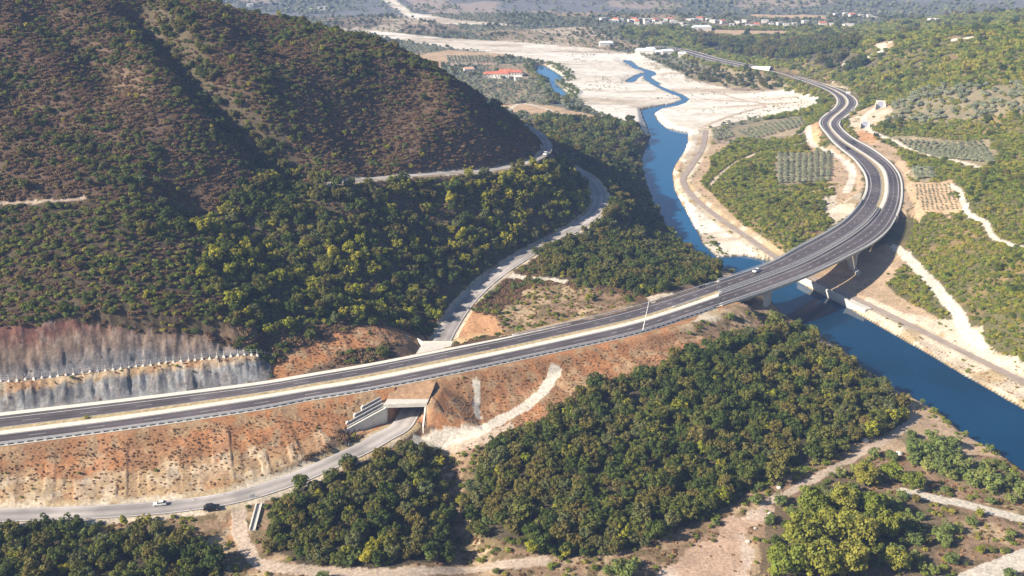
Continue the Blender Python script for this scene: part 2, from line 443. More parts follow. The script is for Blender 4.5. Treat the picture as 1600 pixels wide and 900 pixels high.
# coarse evaluation, then bilinear refinement
ci = np.unique(np.concatenate([np.arange(0, NR, 3), [NR - 1]])); cj = np.unique(np.concatenate([np.arange(0, NT, 3), [NT - 1]]))
coarse = base_h(GX[np.ix_(ci, cj)], GY[np.ix_(ci, cj)])
tmp = np.stack([np.interp(np.arange(NR), ci, coarse[:, j]) for j in range(coarse.shape[1])], 1)
GZ = np.stack([np.interp(np.arange(NT), cj, tmp[i]) for i in range(NR)], 0)
def blur(Z, k):
    for _ in range(k):
        Z[1:-1] = 0.25 * Z[:-2] + 0.5 * Z[1:-1] + 0.25 * Z[2:]
        Z[:, 1:-1] = 0.25 * Z[:, :-2] + 0.5 * Z[:, 1:-1] + 0.25 * Z[:, 2:]
    return Z
GZ = blur(GZ, 6)
mount = sstep(25, 160, GZ)
GZ += (fbm(GX, GY, 300, 5, 2.0) - 0.5) * 70 * sstep(1950, 2700, GD)
GZ = np.where(GZ > 172, 172 + (GZ - 172) * 0.1, GZ)
GZ += (fbm(GX, GY, 55, 4, 1.0) - 0.5) * (3 + 7 * mount) * sstep(6, 22, GZ)
GZ += (fbm(GX, GY, 9, 3, 4.0) - 0.5) * 1.3 * sstep(4, 12, GZ)

def dist_poly(P, rmax, ext=0):
    """distance of grid points to polyline, nearest index and signed side; only within rmax of its bbox"""
    D = np.full(GX.shape, 1e9, np.float32); I = np.zeros(GX.shape, np.int32)
    for a in range(0, len(P) - 1, 24):
        Q = P[a:a + 25]
        b = (Q[:, 0].min() - rmax, Q[:, 0].max() + rmax, Q[:, 1].min() - rmax, Q[:, 1].max() + rmax)
        m = np.nonzero((GX > b[0]) & (GX < b[1]) & (GY > b[2]) & (GY < b[3]))
        if not len(m[0]): continue
        X = GX[m]; Y = GY[m]
        best = D[m]; bi = I[m]
        for k in range(len(Q) - 1):
            ax, ay = Q[k, :2]; ex, ey = Q[k + 1, 0] - ax, Q[k + 1, 1] - ay
            t = np.clip(((X - ax) * ex + (Y - ay) * ey) / (ex * ex + ey * ey + 1e-9), 0, 1)
            d = np.hypot(X - ax - t * ex, Y - ay - t * ey)
            u = d < best
            best = np.where(u, d, best); bi = np.where(u, a + k, bi)
        D[m] = best; I[m] = bi
    return D, I

def in_poly(P, X, Y):
    P = np.asarray(P)[:, :2]
    out = np.zeros(X.shape, bool)
    m = (X >= P[:, 0].min()) & (X <= P[:, 0].max()) & (Y >= P[:, 1].min()) & (Y <= P[:, 1].max())
    x, y = X[m], Y[m]; c = np.zeros(x.shape, bool)
    j = len(P) - 1
    for i in range(len(P)):
        xi, yi = P[i]; xj, yj = P[j]
        if yi != yj:
            c ^= ((yi > y) != (yj > y)) & (x < (xj - xi) * (y - yi) / (yj - yi) + xi)
        j = i
    out[m] = c
    return out

# gullies on the left hill
def gully(px, depth, width):
    global GZ
    P = np.array([hit0(*p) for p in px])
    D, I = dist_poly(resample(P, 6), width * 3)
    GZ -= depth * np.exp(-(D / width) ** 2) * sstep(0, 1, np.minimum(1, 1))
def hit0(px, py):
    d = ray(px, py); az = math.atan2(d[0], d[1]); k = math.hypot(d[0], d[1])
    fj = (az - TH0) / (TH1 - TH0) * (NT - 1); j = int(np.clip(fj, 0, NT - 2)); f = fj - j
    prof = GZ[:, j] * (1 - f) + GZ[:, j + 1] * f
    rz = CAM_H + d[2] / k * np.exp(ld)
    b = np.nonzero(rz <= prof)[0]
    i = b[0] if len(b) else NR - 1
    if i > 0:
        a0 = rz[i - 1] - prof[i - 1]; a1 = rz[i] - prof[i]
        g = a0 / (a0 - a1 + 1e-9)
        l = ld[i - 1] + (ld[i] - ld[i - 1]) * np.clip(g, 0, 1)
    else: l = ld[0]
    D = math.exp(l)
    return np.array([D * math.sin(az), D * math.cos(az), CAM_H + d[2] / k * D])
gully([(215, 4), (270, 60), (310, 120), (370, 180), (420, 240), (455, 262)], 13, 11)
gully([(300, 310), (370, 335), (430, 380), (520, 430), (640, 480)], 9, 16)
gully([(60, 20), (120, 60), (180, 130)], 6, 10)
gully([(480, 70), (500, 130), (530, 200), (560, 250)], 2.0, 8)
gully([(20, 150), (100, 200), (190, 250), (290, 290)], 3.5, 9)
gully([(640, 130), (690, 190), (730, 250)], 5, 12)
gully([(690, 700), (700, 750), (700, 800), (730, 870)], 3.5, 9)

# ------------------------------------------------------------------ river
RIV_L = [(1003,172),(1006,186),(1012,200),(1014,222),(1004,245),(1003,265),(1012,290),(1022,320),(1038,348),(1062,382),(1090,404),(1130,422),(1165,440),(1205,470),(1225,494),(1262,512),(1300,536),(1345,570),(1383,604),(1425,622),(1470,648),(1510,684),(1560,708),(1600,738),(1700,800),(2250,1130)]
RIV_R = [(2250,985),(1760,724),(1600,641),(1530,601),(1465,561),(1398,523),(1345,493),(1318,477),(1290,464),(1266,451),(1249,441),(1222,424),(1197,406),(1165,400),(1120,402),(1100,385),(1088,360),(1072,332),(1056,300),(1049,270),(1072,232),(1076,208),(1040,200),(1030,190),(1022,178),(1030,172),(1058,166)]
RIV_UP = [(1058,166),(1072,161),(1077,155),(1066,148),(1048,141),(1028,132),(1024,130),(1018,132),(1045,145),(1062,151),(1066,156),(1052,162),(1020,167)]
river_poly = np.array([at(x, y, 0) for x, y in RIV_L + RIV_R + RIV_UP])
UP2 = [(1026,131),(1012,122),(1017,116),(1012,111),(998,107),(985,99),(980,95)]
UP3 = [(1014,114),(1000,118),(990,123),(984,128)]
POND = [(839,104),(848,101.5),(858,107),(870,114),(882,122),(880,127),(870,126),(868,131),(875,136),(885,146),(884,155),(878,157),(872,153),(864,144),(860,135),(856,128),(846,122),(838,113)]
pond_poly = np.array([at(x, y, 1.2) for x, y in POND])
def carve(poly, lvl, bank=0.35, depth=2.2, soft=7.0, lo=0.35):
    global GZ
    Pc = resample(np.vstack([poly, poly[:1]]), 6.0)
    jit = (fbm(GX, GY, 22, 3, 7.0) - 0.5) * 4.0
    D, _ = dist_poly(Pc, 80)
    ins = in_poly(poly, GX, GY)
    sd = np.where(ins, -D, D) + jit * 0.6
    near = D < 60
    GZ = np.where(near & (sd < 0), np.minimum(GZ, lvl - depth * sstep(0, soft, -sd) - 0.15), GZ)
    out = near & (sd >= 0)
    GZ = np.where(out, np.maximum(GZ, lvl + lo + 0.0 * sd), GZ)
    cap = lvl + lo + sd * 0.55
    GZ = np.where(out & (sd < 25), np.minimum(GZ, np.maximum(cap, lvl + lo)), GZ)
    return sd
sd_river = carve(river_poly, 0.0)
sd_pond = carve(pond_poly, 1.2, lo=0.25)
for up in (UP2, UP3):
    P = catmull(np.array([at(x, y, 0) for x, y in up]), 4)
    D, _ = dist_poly(P, 40)
    wd = 4.5 + 3 * (fbm(GX, GY, 30, 2, 3.0) - 0.5) * 2
    GZ = np.where(D < 30, np.minimum(GZ, np.where(D < wd, -0.8, 0.25 + (D - wd) * 0.15)), GZ)
    sd_river = np.minimum(sd_river, D - wd)

# ------------------------------------------------------------------ roads cut and fill
road_mask = np.zeros(GX.shape, bool)
dH, iH = dist_poly(HMID, 90)
Tn = normals2(HMID)
sideH = (GX - HMID[iH, 0]) * Tn[iH, 0] + (GY - HMID[iH, 1]) * Tn[iH, 1]      # >0 : right of travel (towards camera on the left part)
zH = HMID[iH, 2]; hwH = hw_half[iH]
on_bridge = (iH >= BR0) & (iH < BR1)
mH = (dH < 85) & ~on_bridge & (iH > 0) & (iH < NHW - 2)
e = np.maximum(0, dH - hwH - 3.0)
rightside = sideH > 0
fill = zH - 0.12 - e / 1.55
# lateral cut profile on the hill side for the first stretch: grey face, bench, red cliff
cutrun = 1 - sstep(HS[sec_i(4)] + 2, HS[sec_i(4)] + 11, HS[iH])
en = e + (fbm(GX, GY, 3.2, 3, 6.0) - 0.5) * 2.6 * sstep(0.2, 3, e)
prof = np.interp(en, [0, 0.6, 7.0, 14.0, 27, 60], [0, 0.4, 8.2, 8.7, 26, 45])
prof_soft = np.interp(e, [0, 1, 20, 60], [0, 0.4, 9, 40])
cut = zH - 0.12 + np.where(rightside, e / 1.3, prof * cutrun + prof_soft * (1 - cutrun))
GZ = np.where(mH, np.clip(GZ, fill, cut), GZ)
# under and beside the bridge the ground stays well below the deck
mB = (dH < hwH + 6) & on_bridge
tB = np.minimum(iH - BR0, BR1 - iH).astype(float)
GZ = np.where(mB, np.minimum(GZ, zH - 3.2 - np.minimum(tB * 0.18, 6)), GZ)
road_mask |= (dH < hwH + 2.2) & mH

def clamp_road(P, hw, kf, kc, rf, rc, drop=0.22):
    global GZ
    D, I = dist_poly(P, 45)
    z = P[I, 2] - drop
    ee = np.maximum(0, D - hw)
    GZ = np.where((D < hw + rf), np.maximum(GZ, z - ee / kf), GZ)
    GZ = np.where((D < hw + rc), np.minimum(GZ, z + ee * kc), GZ)
    return D, I
d2, i2 = clamp_road(ROAD2, 4.2, 1.2, 1.2, 14, 24)
road_mask |= d2 < 3.6
d3, i3 = clamp_road(ROAD3, 3.4, 2.5, 0.6, 20, 20)
road_mask |= d3 < 3.0
# underpass axis
UPN = at(633, 632, 18.3); UPF = at(684, 535, 18.3)
ax = (UPF - UPN)[:2]; UPLEN = float(np.linalg.norm(ax)); ax /= UPLEN
k_low = len(resample(catmull(lowP, 2.0), 2.0))
d1, i1 = dist_poly(ROAD1, 45)
tu = (GX - UPN[0]) * ax[0] + (GY - UPN[1]) * ax[1]
inside_up = (tu > -1.0) & (tu < UPLEN + 1.0)
z1 = ROAD1[i1, 2] - 0.22
e1 = np.maximum(0, d1 - 5.6)
su = (GX - UPN[0]) * ax[1] - (GY - UPN[1]) * ax[0]
kc = np.where(inside_up, 40.0, np.where((tu > -30) & (tu < 0), np.where(su > 0, np.where(tu > -9, 5.0, 1.6), 1.2), 0.9))
m1 = d1 < 42
cutz = z1 + e1 * kc
# the motorway's own embankment must not be cut away beside the underpass
keepH = (dH < hwH + 3.2) & mH & (d1 > 7.5)
GZ = np.where((d1 < 20) & ~keepH, np.maximum(GZ, z1 - e1 / 1.8), GZ)
GZ = np.where(m1 & ~keepH, np.minimum(GZ, cutz), GZ)
road_mask |= d1 < 4.6
GZ = np.where((sd_river < 0), np.minimum(GZ, -0.4), GZ)
GZ = np.where((sd_river >= 0) & (sd_river < 10) & (d3 > 3.2), np.minimum(GZ, 0.3 + sd_river * 0.6), GZ)
# earth banked against the underpass mouth
lat = np.abs(su) - 8.3
frontL = in_poly(np.array([at(603, 656, 11), at(529, 685, 10.2), at(548, 694, 10.2), at(640, 668, 11), at(640, 650, 11)]), GX, GY)
GZ = np.where(frontL, np.minimum(GZ, 10.6), GZ)
bankz = 18.0 - np.maximum(0, -tu - 0.5) * 1.25 - np.maximum(0, lat - 3) * 0.42
GZ = np.where((lat > 0.2) & (lat < 26) & (tu > np.where(su < 0, 1.5, -12)) & (tu < 24), np.maximum(GZ, np.minimum(bankz, 19.4)), GZ)

def hgt(x, y):
    x = np.asarray(x, float); y = np.asarray(y, float)
    fj = (np.arctan2(x, y) - TH0) / (TH1 - TH0) * (NT - 1)
    fi = (np.log(np.maximum(1, np.hypot(x, y))) - LD0) / (LD1 - LD0) * (NR - 1)
    j = np.clip(np.floor(fj).astype(int), 0, NT - 2); i = np.clip(np.floor(fi).astype(int), 0, NR - 2)
    a = np.clip(fj - j, 0, 1); b = np.clip(fi - i, 0, 1)
    return (GZ[i, j] * (1 - a) + GZ[i, j + 1] * a) * (1 - b) + (GZ[i + 1, j] * (1 - a) + GZ[i + 1, j + 1] * a) * b
def gidx(x, y):
    fj = (np.arctan2(x, y) - TH0) / (TH1 - TH0) * (NT - 1)
    fi = (np.log(np.maximum(1, np.hypot(x, y))) - LD0) / (LD1 - LD0) * (NR - 1)
    return np.clip(np.rint(fi).astype(int), 0, NR - 1), np.clip(np.rint(fj).astype(int), 0, NT - 1)
hit = hit0
def wpoly(px): return np.array([hit(*p) for p in px])

# ------------------------------------------------------------------ ground cover zones
JX = GX + (fbm(GX, GY, 7, 3, 11.0) - 0.5) * 9; JY = GY + (fbm(GX, GY, 7, 3, 12.0) - 0.5) * 9
def zone(px, soft=True):
    return in_poly(wpoly(px), JX if soft else GX, JY if soft else GY)
Z = np.zeros(GX.shape, np.int32)       # 0 plain
riv_x = np.interp(GY, [300, 385, 450, 520, 545, 600, 700, 830, 960, 1100], [285, 205, 180, 158, 150, 135, 105, 105, 130, 175])
left_of = GX < riv_x
right_of = ~left_of
Z[(GY < 1000) & left_of & (GZ > 9)] = 1              # left hill scrub
Z[left_of & (GZ > 22) & (GY < 1800)] = 1
Z[right_of & (GZ > 5.5) & (GY < 1750)] = 4           # right hill maquis
Z[(GY < 345) & (Z == 0)] = 17
Z[GD > 1950] = 14                                    # mountains, soil greyed to imitate haze
Z[zone([(330,330),(450,265),(560,285),(700,278),(800,265),(870,250),(925,285),(935,310),(920,335),(870,360),(800,395),(740,445),(690,500),(650,520),(560,505),(470,520),(400,525),(330,470),(290,420),(300,360)])] = 3
Z[zone([(-150,330),(120,318),(300,325),(320,370),(300,420),(340,470),(400,528),(300,524),(200,514),(100,502),(60,507),(-150,530)])] = 27
Z[zone([(215,4),(290,10),(345,140),(400,180),(470,250),(460,275),(400,262),(330,190),(270,100)])] = 15   # gully trees
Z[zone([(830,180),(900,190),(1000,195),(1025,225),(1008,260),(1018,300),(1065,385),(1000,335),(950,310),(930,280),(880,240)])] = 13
Z[zone([(830,400),(900,370),(960,310),(1000,330),(1030,370),(1125,415),(1120,440),(1050,462),(960,450),(850,435)])] = 2
WOOD_A = [(410,805),(440,775),(520,742),(600,708),(680,700),(700,735),(690,790),(700,880),(600,892),(480,885),(420,858)]
WOOD_B = [(745,735),(800,680),(900,620),(980,590),(1060,560),(1130,530),(1200,512),(1260,522),(1310,560),(1370,602),(1418,640),(1400,668),(1330,700),(1240,735),(1170,770),(1080,830),(1000,850),(940,872),(880,872),(800,852),(740,842),(715,800)]
WOOD_C = [(-80,850),(60,828),(160,832),(250,840),(330,852),(350,880),(360,960),(-80,960)]
Z[zone(WOOD_A)] = 2; Z[zone(WOOD_B)] = 2; Z[zone(WOOD_C)] = 2
Z[zone([(1400,665),(1470,690),(1600,765),(1620,790),(1500,760),(1430,720)])] = 16
Z[zone([(1440,780),(1600,820),(1640,960),(1440,960)])] = 17      # rough scrub lower right
Z[zone([(1335,770),(1440,768),(1475,830),(1455,905),(1340,905)])] = 24
Z[zone([(1210,790),(1300,735),(1370,735),(1345,905),(1180,905)])] = 24
Z[zone([(690,700),(740,735),(715,800),(735,845),(880,872),(820,885),(700,880),(690,790)])] = 17
Z[zone([(400,790),(430,775),(600,700),(690,690),(760,700),(745,730),(690,700),(600,708),(440,775)])] = 17
Z[zone([(760,505),(830,445),(950,455),(1010,478),(960,490),(780,528)])] = 17
# bare ground
Z[mH & (e < 15) & rightside & (HS[iH] < HS[BR0]) & (GZ > 10)] = 5
Z[zone([(-80,720),(300,668),(520,640),(600,622),(600,640),(520,690),(480,720),(400,760),(300,785),(0,795),(-80,800)])] = 5
Z[zone([(-80,790),(-80,755),(0,752),(120,745),(200,735),(330,715),(460,690),(505,672),(520,690),(480,720),(400,760),(300,785),(0,795)])] = 7
Z[zone([(665,618),(860,560),(1000,530),(1110,500),(1200,478),(1245,512),(1200,512),(1130,530),(1060,558),(980,588),(900,615),(820,662),(760,690),(690,690),(665,680)])] = 5
Z[zone([(1040,515),(1110,498),(1200,478),(1245,512),(1200,512),(1130,530)])] = 17
Z[zone([(640,690),(690,680),(760,672),(790,655),(800,672),(750,700),(690,712),(650,705)])] = 22
Z[zone([(1030,905),(1092,848),(1130,820),(1200,785),(1222,793),(1165,832),(1172,860),(1160,960),(1030,960)])] = 11
Z[zone([(430,562),(520,528),(660,522),(668,552),(440,592),(420,590)])] = 5
Z[zone([(696,528),(735,482),(770,495),(785,520),(720,534)])] = 12
Z[zone([(1012,464),(1048,457),(1056,462),(1012,475)])] = 18
Z[zone([(1085,505),(1095,492),(1125,484),(1130,498),(1100,508)])] = 18
Z[zone([(350,785),(365,785),(370,815),(385,860),(360,855),(340,840)])] = 7
RED = [(-80,522),(60,508),(100,503),(200,515),(300,525),(380,545),(404,556),(250,567),(120,586),(0,598),(-80,606)]
GREY = [(-80,660),(-80,622),(0,612),(70,606),(100,597),(250,578),(400,560),(424,570),(424,592),(300,614),(0,648)]
Z[zone(RED, False)] = 10
Z[zone(GREY, False)] = 9
Z[zone([(-80,624),(-80,606),(0,598),(120,586),(250,567),(404,556),(424,566),(400,564),(250,580),(100,600),(0,616)], False)] = 7
# river bed and valley
Z[zone([(560,45),(700,60),(800,65),(920,75),(1000,85),(1040,105),(1080,120),(1150,142),(1220,140),(1280,152),(1278,166),(1180,185),(1100,200),(1082,262),(1000,200),(930,172),(890,152),(880,125),(850,100),(790,85),(700,75),(600,60)])] = 6
Z[zone([(1050,262),(1066,284),(1090,320),(1150,362),(1205,402),(1165,412),(1110,402),(1090,370),(1060,310)])] = 6
Z[zone([(590,-5),(612,-5),(645,20),(720,32),(820,40),(700,38),(640,28)])] = 6
Z[zone([(1320,470),(1400,500),(1600,600),(1640,625),(1960,790),(1960,840),(1640,662),(1600,642),(1465,562),(1345,493)])] = 18     # pale river margin
Z[zone([(1390,480),(1450,500),(1500,500),(1520,495),(1530,530),(1600,562),(1640,600),(1600,598),(1400,502)])] = 18
Z[zone([(1265,425),(1310,405),(1390,380),(1420,400),(1390,440),(1350,470),(1320,470),(1270,438)])] = 19
Z[zone([(1285,310),(1340,290),(1350,310),(1335,330),(1300,352),(1290,340)])] = 18
Z[zone([(1270,235),(1300,225),(1345,262),(1350,300),(1310,320),(1300,290)])] = 19
Z[zone([(1338,175),(1375,160),(1400,175),(1370,195),(1350,205),(1365,225),(1340,215),(1322,195)])] = 18
Z[zone([(1360,215),(1400,235),(1425,262),(1420,340),(1410,340),(1410,290),(1395,255),(1340,218)])] = 19
Z[zone([(1335,205),(1365,205),(1378,222),(1340,222)])] = 12
Z[zone([(1385,190),(1400,160),(1450,140),(1600,132),(1640,150),(1640,185),(1480,192)])] = 25
Z[zone([(1215,70),(1290,62),(1352,66),(1330,85),(1372,100),(1310,117),(1228,100)])] = 26  # dense dark trees added to stand in for this slope's shade
Z[zone([(1100,60),(1210,72),(1225,95),(1150,88),(1080,70)])] = 26
# fields and grove floors
G_A = [(1213,240),(1300,238),(1303,262),(1290,285),(1215,292),(1210,270)]
G_B = [(1392,215),(1420,212),(1540,218),(1560,238),(1545,258),(1520,260),(1480,245),(1400,230)]
G_C = [(1130,205),(1180,190),(1255,180),(1262,192),(1240,212),(1190,220),(1150,215)]
G_D = [(1425,262),(1455,262),(1462,282),(1430,285)]
G_E = [(1422,285),(1485,282),(1505,320),(1495,340),(1425,342)]
G_F = [(696,88),(770,88),(775,100),(700,103)]
G_G = [(760,128),(830,128),(860,150),(850,165),(790,165),(740,140)]
G_H = [(1060,108),(1110,105),(1180,115),(1240,135),(1220,140),(1130,136),(1070,122)]
for g in (G_A, G_B, G_C, G_D, G_H, G_G): Z[zone(g)] = 8
Z[zone(G_E)] = 20
Z[zone(G_F)] = 11
Z[zone([(650,88),(700,78),(800,85),(780,90),(700,90),(690,105),(650,100)])] = 20
Z[zone([(775,163),(860,165),(930,180),(945,190),(880,185),(800,175)])] = 20
Z[zone([(1170,22),(1290,24),(1290,30),(1180,28)])] = 20
Z[zone([(1085,46),(1230,48),(1230,56),(1085,56)])] = 20
Z[zone([(1360,70),(1390,64),(1400,72),(1375,80)])] = 18
Z[zone([(1270,132),(1300,128),(1335,138),(1310,136)])] = 18
Z[zone([(1260,200),(1280,190),(1285,215),(1270,240),(1262,230)])] = 12
# dirt tracks: (pixels, half width, zone)
TRK = [([(-100, 322), (0, 317), (70, 314), (130, 310)], 1.0, 22),
       ([(868,578),(862,592),(848,612),(822,634),(785,655),(745,676),(700,686),(655,690)], 2.6, 21),
       ([(744,597),(746,615),(743,640),(748,652)], 1.3, 21),
       ([(372,784),(373,800),(374,825),(384,855),(405,880),(470,890),(560,895),(660,893),(740,890),(800,882),(850,876)], 2.4, 22),
       ([(1205,782),(1260,755),(1310,728),(1360,700),(1400,678),(1432,652)], 1.7, 22),
       ([(1415,768),(1470,780),(1530,793),(1620,818),(1760,850)], 2.6, 21),
       ([(1520,905),(1570,885),(1640,860),(1750,840)], 4.0, 21),
       ([(1398,386),(1418,402),(1440,425),(1470,458),(1495,488),(1508,515),(1530,545)], 2.8, 21),
       ([(1486,288),(1500,300),(1510,330),(1540,350),(1560,375),(1620,390),(1720,420)], 1.6, 21),
       ([(1262,198),(1268,225),(1300,240),(1322,255),(1332,275),(1322,300)], 2.6, 21),
       ([(1320,98),(1345,92),(1378,80),(1380,72)], 3, 21), ([(1490,62),(1540,58),(1640,50)], 3, 21),
       ([(1372,165),(1350,185),(1360,205),(1400,222),(1470,246),(1530,262)], 2.0, 21),
       ([(1110,290),(1140,260),(1170,245),(1200,235),(1262,222)], 1.6, 22),
       ([(1130,222),(1180,222),(1240,213),(1262,200)], 1.3, 22), ([(1300,292),(1260,300),(1215,297)], 1.3, 22),
       ([(1095,200),(1140,182),(1180,170),(1195,168),(1180,160),(1100,155)], 2.5, 22),
       ([(1110,140),(1180,160),(1260,158)], 2.0, 22),
       ([(940,190),(880,178),(800,168),(760,160)], 1.8, 21), ([(800,430),(850,436),(880,440)], 2.5, 21)]
trk_d = np.full(GX.shape, 1e9, np.float32)
for px, hw_, zi in TRK:
    P = resample(catmull(wpoly(px), 3), 3)
    D, _ = dist_poly(P, 20)
    Dj = D + (fbm(GX, GY, 3, 2, 15.0) - 0.5) * 1.6
    Z[Dj < hw_] = zi
    trk_d = np.minimum(trk_d, D - hw_)
Z[(d3 < 6.5) & (sd_river > 0.5) & ~np.isin(Z, (19,))] = 18
Z[(d1 < 6.6) & (d1 > 3) & ~inside_up & (np.abs(GZ - ROAD1[i1, 2]) < 1.2)] = 18
Z[(d2 < 4.6) & (np.abs(GZ - ROAD2[i2, 2]) < 1.0)] = 18
Z[(Z == 0) & (GD < 900)] = 19
Z[(sd_river < np.where(right_of, 0.3, 1.0))] = 23
Z[(sd_pond < 0.5)] = 23

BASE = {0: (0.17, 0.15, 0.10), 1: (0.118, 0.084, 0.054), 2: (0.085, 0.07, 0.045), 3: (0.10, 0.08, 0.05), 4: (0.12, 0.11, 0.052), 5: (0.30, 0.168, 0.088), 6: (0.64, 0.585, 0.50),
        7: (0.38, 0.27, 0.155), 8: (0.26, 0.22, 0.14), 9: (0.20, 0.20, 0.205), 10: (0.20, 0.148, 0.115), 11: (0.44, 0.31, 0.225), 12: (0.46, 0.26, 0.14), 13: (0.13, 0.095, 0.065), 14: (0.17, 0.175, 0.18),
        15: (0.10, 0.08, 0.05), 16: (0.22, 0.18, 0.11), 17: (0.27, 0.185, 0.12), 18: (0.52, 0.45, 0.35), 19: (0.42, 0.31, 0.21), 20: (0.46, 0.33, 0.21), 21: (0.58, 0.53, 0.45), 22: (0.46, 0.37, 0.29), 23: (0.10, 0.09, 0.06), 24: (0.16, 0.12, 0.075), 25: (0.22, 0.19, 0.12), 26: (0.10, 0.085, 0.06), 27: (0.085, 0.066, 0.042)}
BC = np.zeros((NR, NT, 3), np.float32)
for k, c in BASE.items(): BC[Z == k] = c
# natural mottling of the soils (fixed to the ground)
def mixc(mask, c, amt):
    a = (amt * mask)[..., None]
    BC[:] = BC * (1 - a) + np.array(c, np.float32) * a
n60 = fbm(GX, GY, 60, 4, 21.0); n14 = fbm(GX, GY, 14, 4, 22.0); n4 = fbm(GX, GY, 4, 3, 23.0)
mixc(np.isin(Z, (1,)), (0.125, 0.085, 0.060), sstep(0.45, 0.65, n14))
mixc(np.isin(Z, (1,)), (0.17, 0.12, 0.08), sstep(0.6, 0.7, n60))
mixc(np.isin(Z, (5,)), (0.37, 0.178, 0.082), sstep(0.42, 0.62, n14))
mixc(np.isin(Z, (5,)), (0.35, 0.235, 0.135), sstep(0.5, 0.65, n4))
mixc(np.isin(Z, (7,)), (0.36, 0.22, 0.12), sstep(0.5, 0.62, n14)); mixc(np.isin(Z, (7,)), (0.46, 0.37, 0.26), sstep(0.54, 0.66, n4))
mixc(np.isin(Z, (17, 19)), (0.40, 0.30, 0.19), sstep(0.5, 0.62, n14)); mixc(np.isin(Z, (17,)), (0.17, 0.13, 0.07), sstep(0.52, 0.62, n4))
mixc(np.isin(Z, (6,)), (0.47, 0.40, 0.31), sstep(0.5, 0.64, fbm(GX * 0.6 + GY * 0.25, GY * 2.2, 70, 4, 31.0)))
mixc(np.isin(Z, (6,)), (0.36, 0.31, 0.23), 0.7 * sstep(0.6, 0.7, n14) * sstep(0.45, 0.6, n60)); mixc(np.isin(Z, (6,)), (0.72, 0.68, 0.61), sstep(0.5, 0.62, fbm(GX * 0.5, GY * 2.0, 50, 3, 33.0)))
mixc(np.isin(Z, (18,)), (0.40, 0.31, 0.19), sstep(0.48, 0.62, n14)); mixc(np.isin(Z, (4,)), (0.22, 0.16, 0.08), sstep(0.55, 0.7, n14))
mixc(np.isin(Z, (11,)), (0.52, 0.42, 0.34), sstep(0.45, 0.62, n14)); mixc(np.isin(Z, (12,)), (0.50, 0.36, 0.20), sstep(0.5, 0.62, n14))
mixc(np.isin(Z, (8,)), (0.36, 0.29, 0.19), sstep(0.5, 0.65, n14))
# cliff strata: redder top, blue-grey foot
cl = (Z == 10)
rel = np.clip((GZ - (zH + 8.5)) / 16.0, 0, 1)
mixc(cl, (0.17, 0.085, 0.066), sstep(0.45, 0.8, rel + (n14 - 0.5) * 0.5))
mixc(cl, (0.15, 0.15, 0.16), (1 - sstep(0.0, 0.35, rel + (n14 - 0.5) * 0.5)) * sstep(HS[sec_i(2)] - 30, HS[sec_i(2)], HS[iH]))
streak = fbm(HS[iH] + 0 * GX, e * 0.12, 1.1, 3, 41.0)
mixc(np.isin(Z, (9, 10)), (0.13, 0.115, 0.11), np.where(Z == 9, 0.7, 0.22) * sstep(0.57, 0.68, streak))
mixc(np.isin(Z, (9,)), (0.32, 0.32, 0.32), sstep(0.5, 0.68, fbm(HS[iH], e * 0.2, 2.4, 3, 43.0)))
mixc(np.isin(Z, (9,)), (0.46, 0.32, 0.17), 0.8 * sstep(6.0, 7.8, GZ - zH + (n14 - 0.5) * 3))
# valley patchwork: fields of different crops, paled to imitate haze
fx = np.floor((GX * 0.9 + GY * 0.3 + 40 * n60) / 95).astype(int); fy = np.floor((GY * 0.95 - GX * 0.25 + 50 * n60) / 120).astype(int)
hsh = ((fx * 73856093) ^ (fy * 19349663)) & 1023
pal = np.array([(0.20, 0.19, 0.13), (0.16, 0.165, 0.12), (0.32, 0.25, 0.17), (0.23, 0.22, 0.15), (0.14, 0.15, 0.12), (0.42, 0.35, 0.26), (0.26, 0.20, 0.15), (0.15, 0.16, 0.11)], np.float32)
plain = (Z == 0) & (GD > 850)
BC[plain] = pal[hsh[plain] % 8]
mt = (Z == 14)
mixc(mt, (0.13, 0.14, 0.125), sstep(0.42, 0.58, fbm(GX, GY, 120, 4, 51.0))); mixc(mt, (0.34, 0.28, 0.23), 0.8 * sstep(0.62, 0.70, fbm(GX, GY, 160, 3, 52.0)))
BC[Z == 23] = (0.08, 0.075, 0.05)

rill = fbm(HS[iH] + 6 * n14, e * 0.10, 3.4, 3, 46.0)
sl = np.isin(Z, (5, 7)) & (dH < 80) & (HS[iH] < HS[BR0])
mixc(sl, (0.50, 0.41, 0.30), np.where(Z == 7, 0.45, 0.12) * sstep(0.55, 0.68, rill)); mixc(sl, (0.20, 0.13, 0.085), np.where(Z == 7, 0.5, 0.15) * sstep(0.56, 0.66, 1 - rill))
GZ += np.where(sl & (e > 3) & (d1 > 6.5) & ~road_mask, (rill - 0.5) * np.where(Z == 7, 1.5, 0.9) * sstep(3, 7, e) * sstep(6.5, 10, d1), 0)
n1 = fbm(HS[iH], (GZ - zH) * 1.0 + e * 0.3, 1.3, 3, 48.0); n08 = fbm(HS[iH], (GZ - zH) * 2.2, 0.9, 2, 49.0)
rk = np.isin(Z, (9, 10))
mixc(rk, (0.07, 0.062, 0.06), np.where(Z == 9, 0.55, 0.3) * sstep(0.60, 0.72, n1)); mixc(rk, (0.34, 0.29, 0.25), 0.45 * sstep(0.6, 0.75, n08))
GZ += np.where(rk & (e > 1.0), (n1 - 0.5) * 0.9, 0)
# vertical erosion ribs on the rock faces
rib = (fbm(HS[iH], e * 0.15, 1.7, 3, 44.0) - 0.5)
GZ += np.where(np.isin(Z, (9, 10)) & (e > 1.0), rib * np.where(Z == 9, 1.8, 0.8), 0)

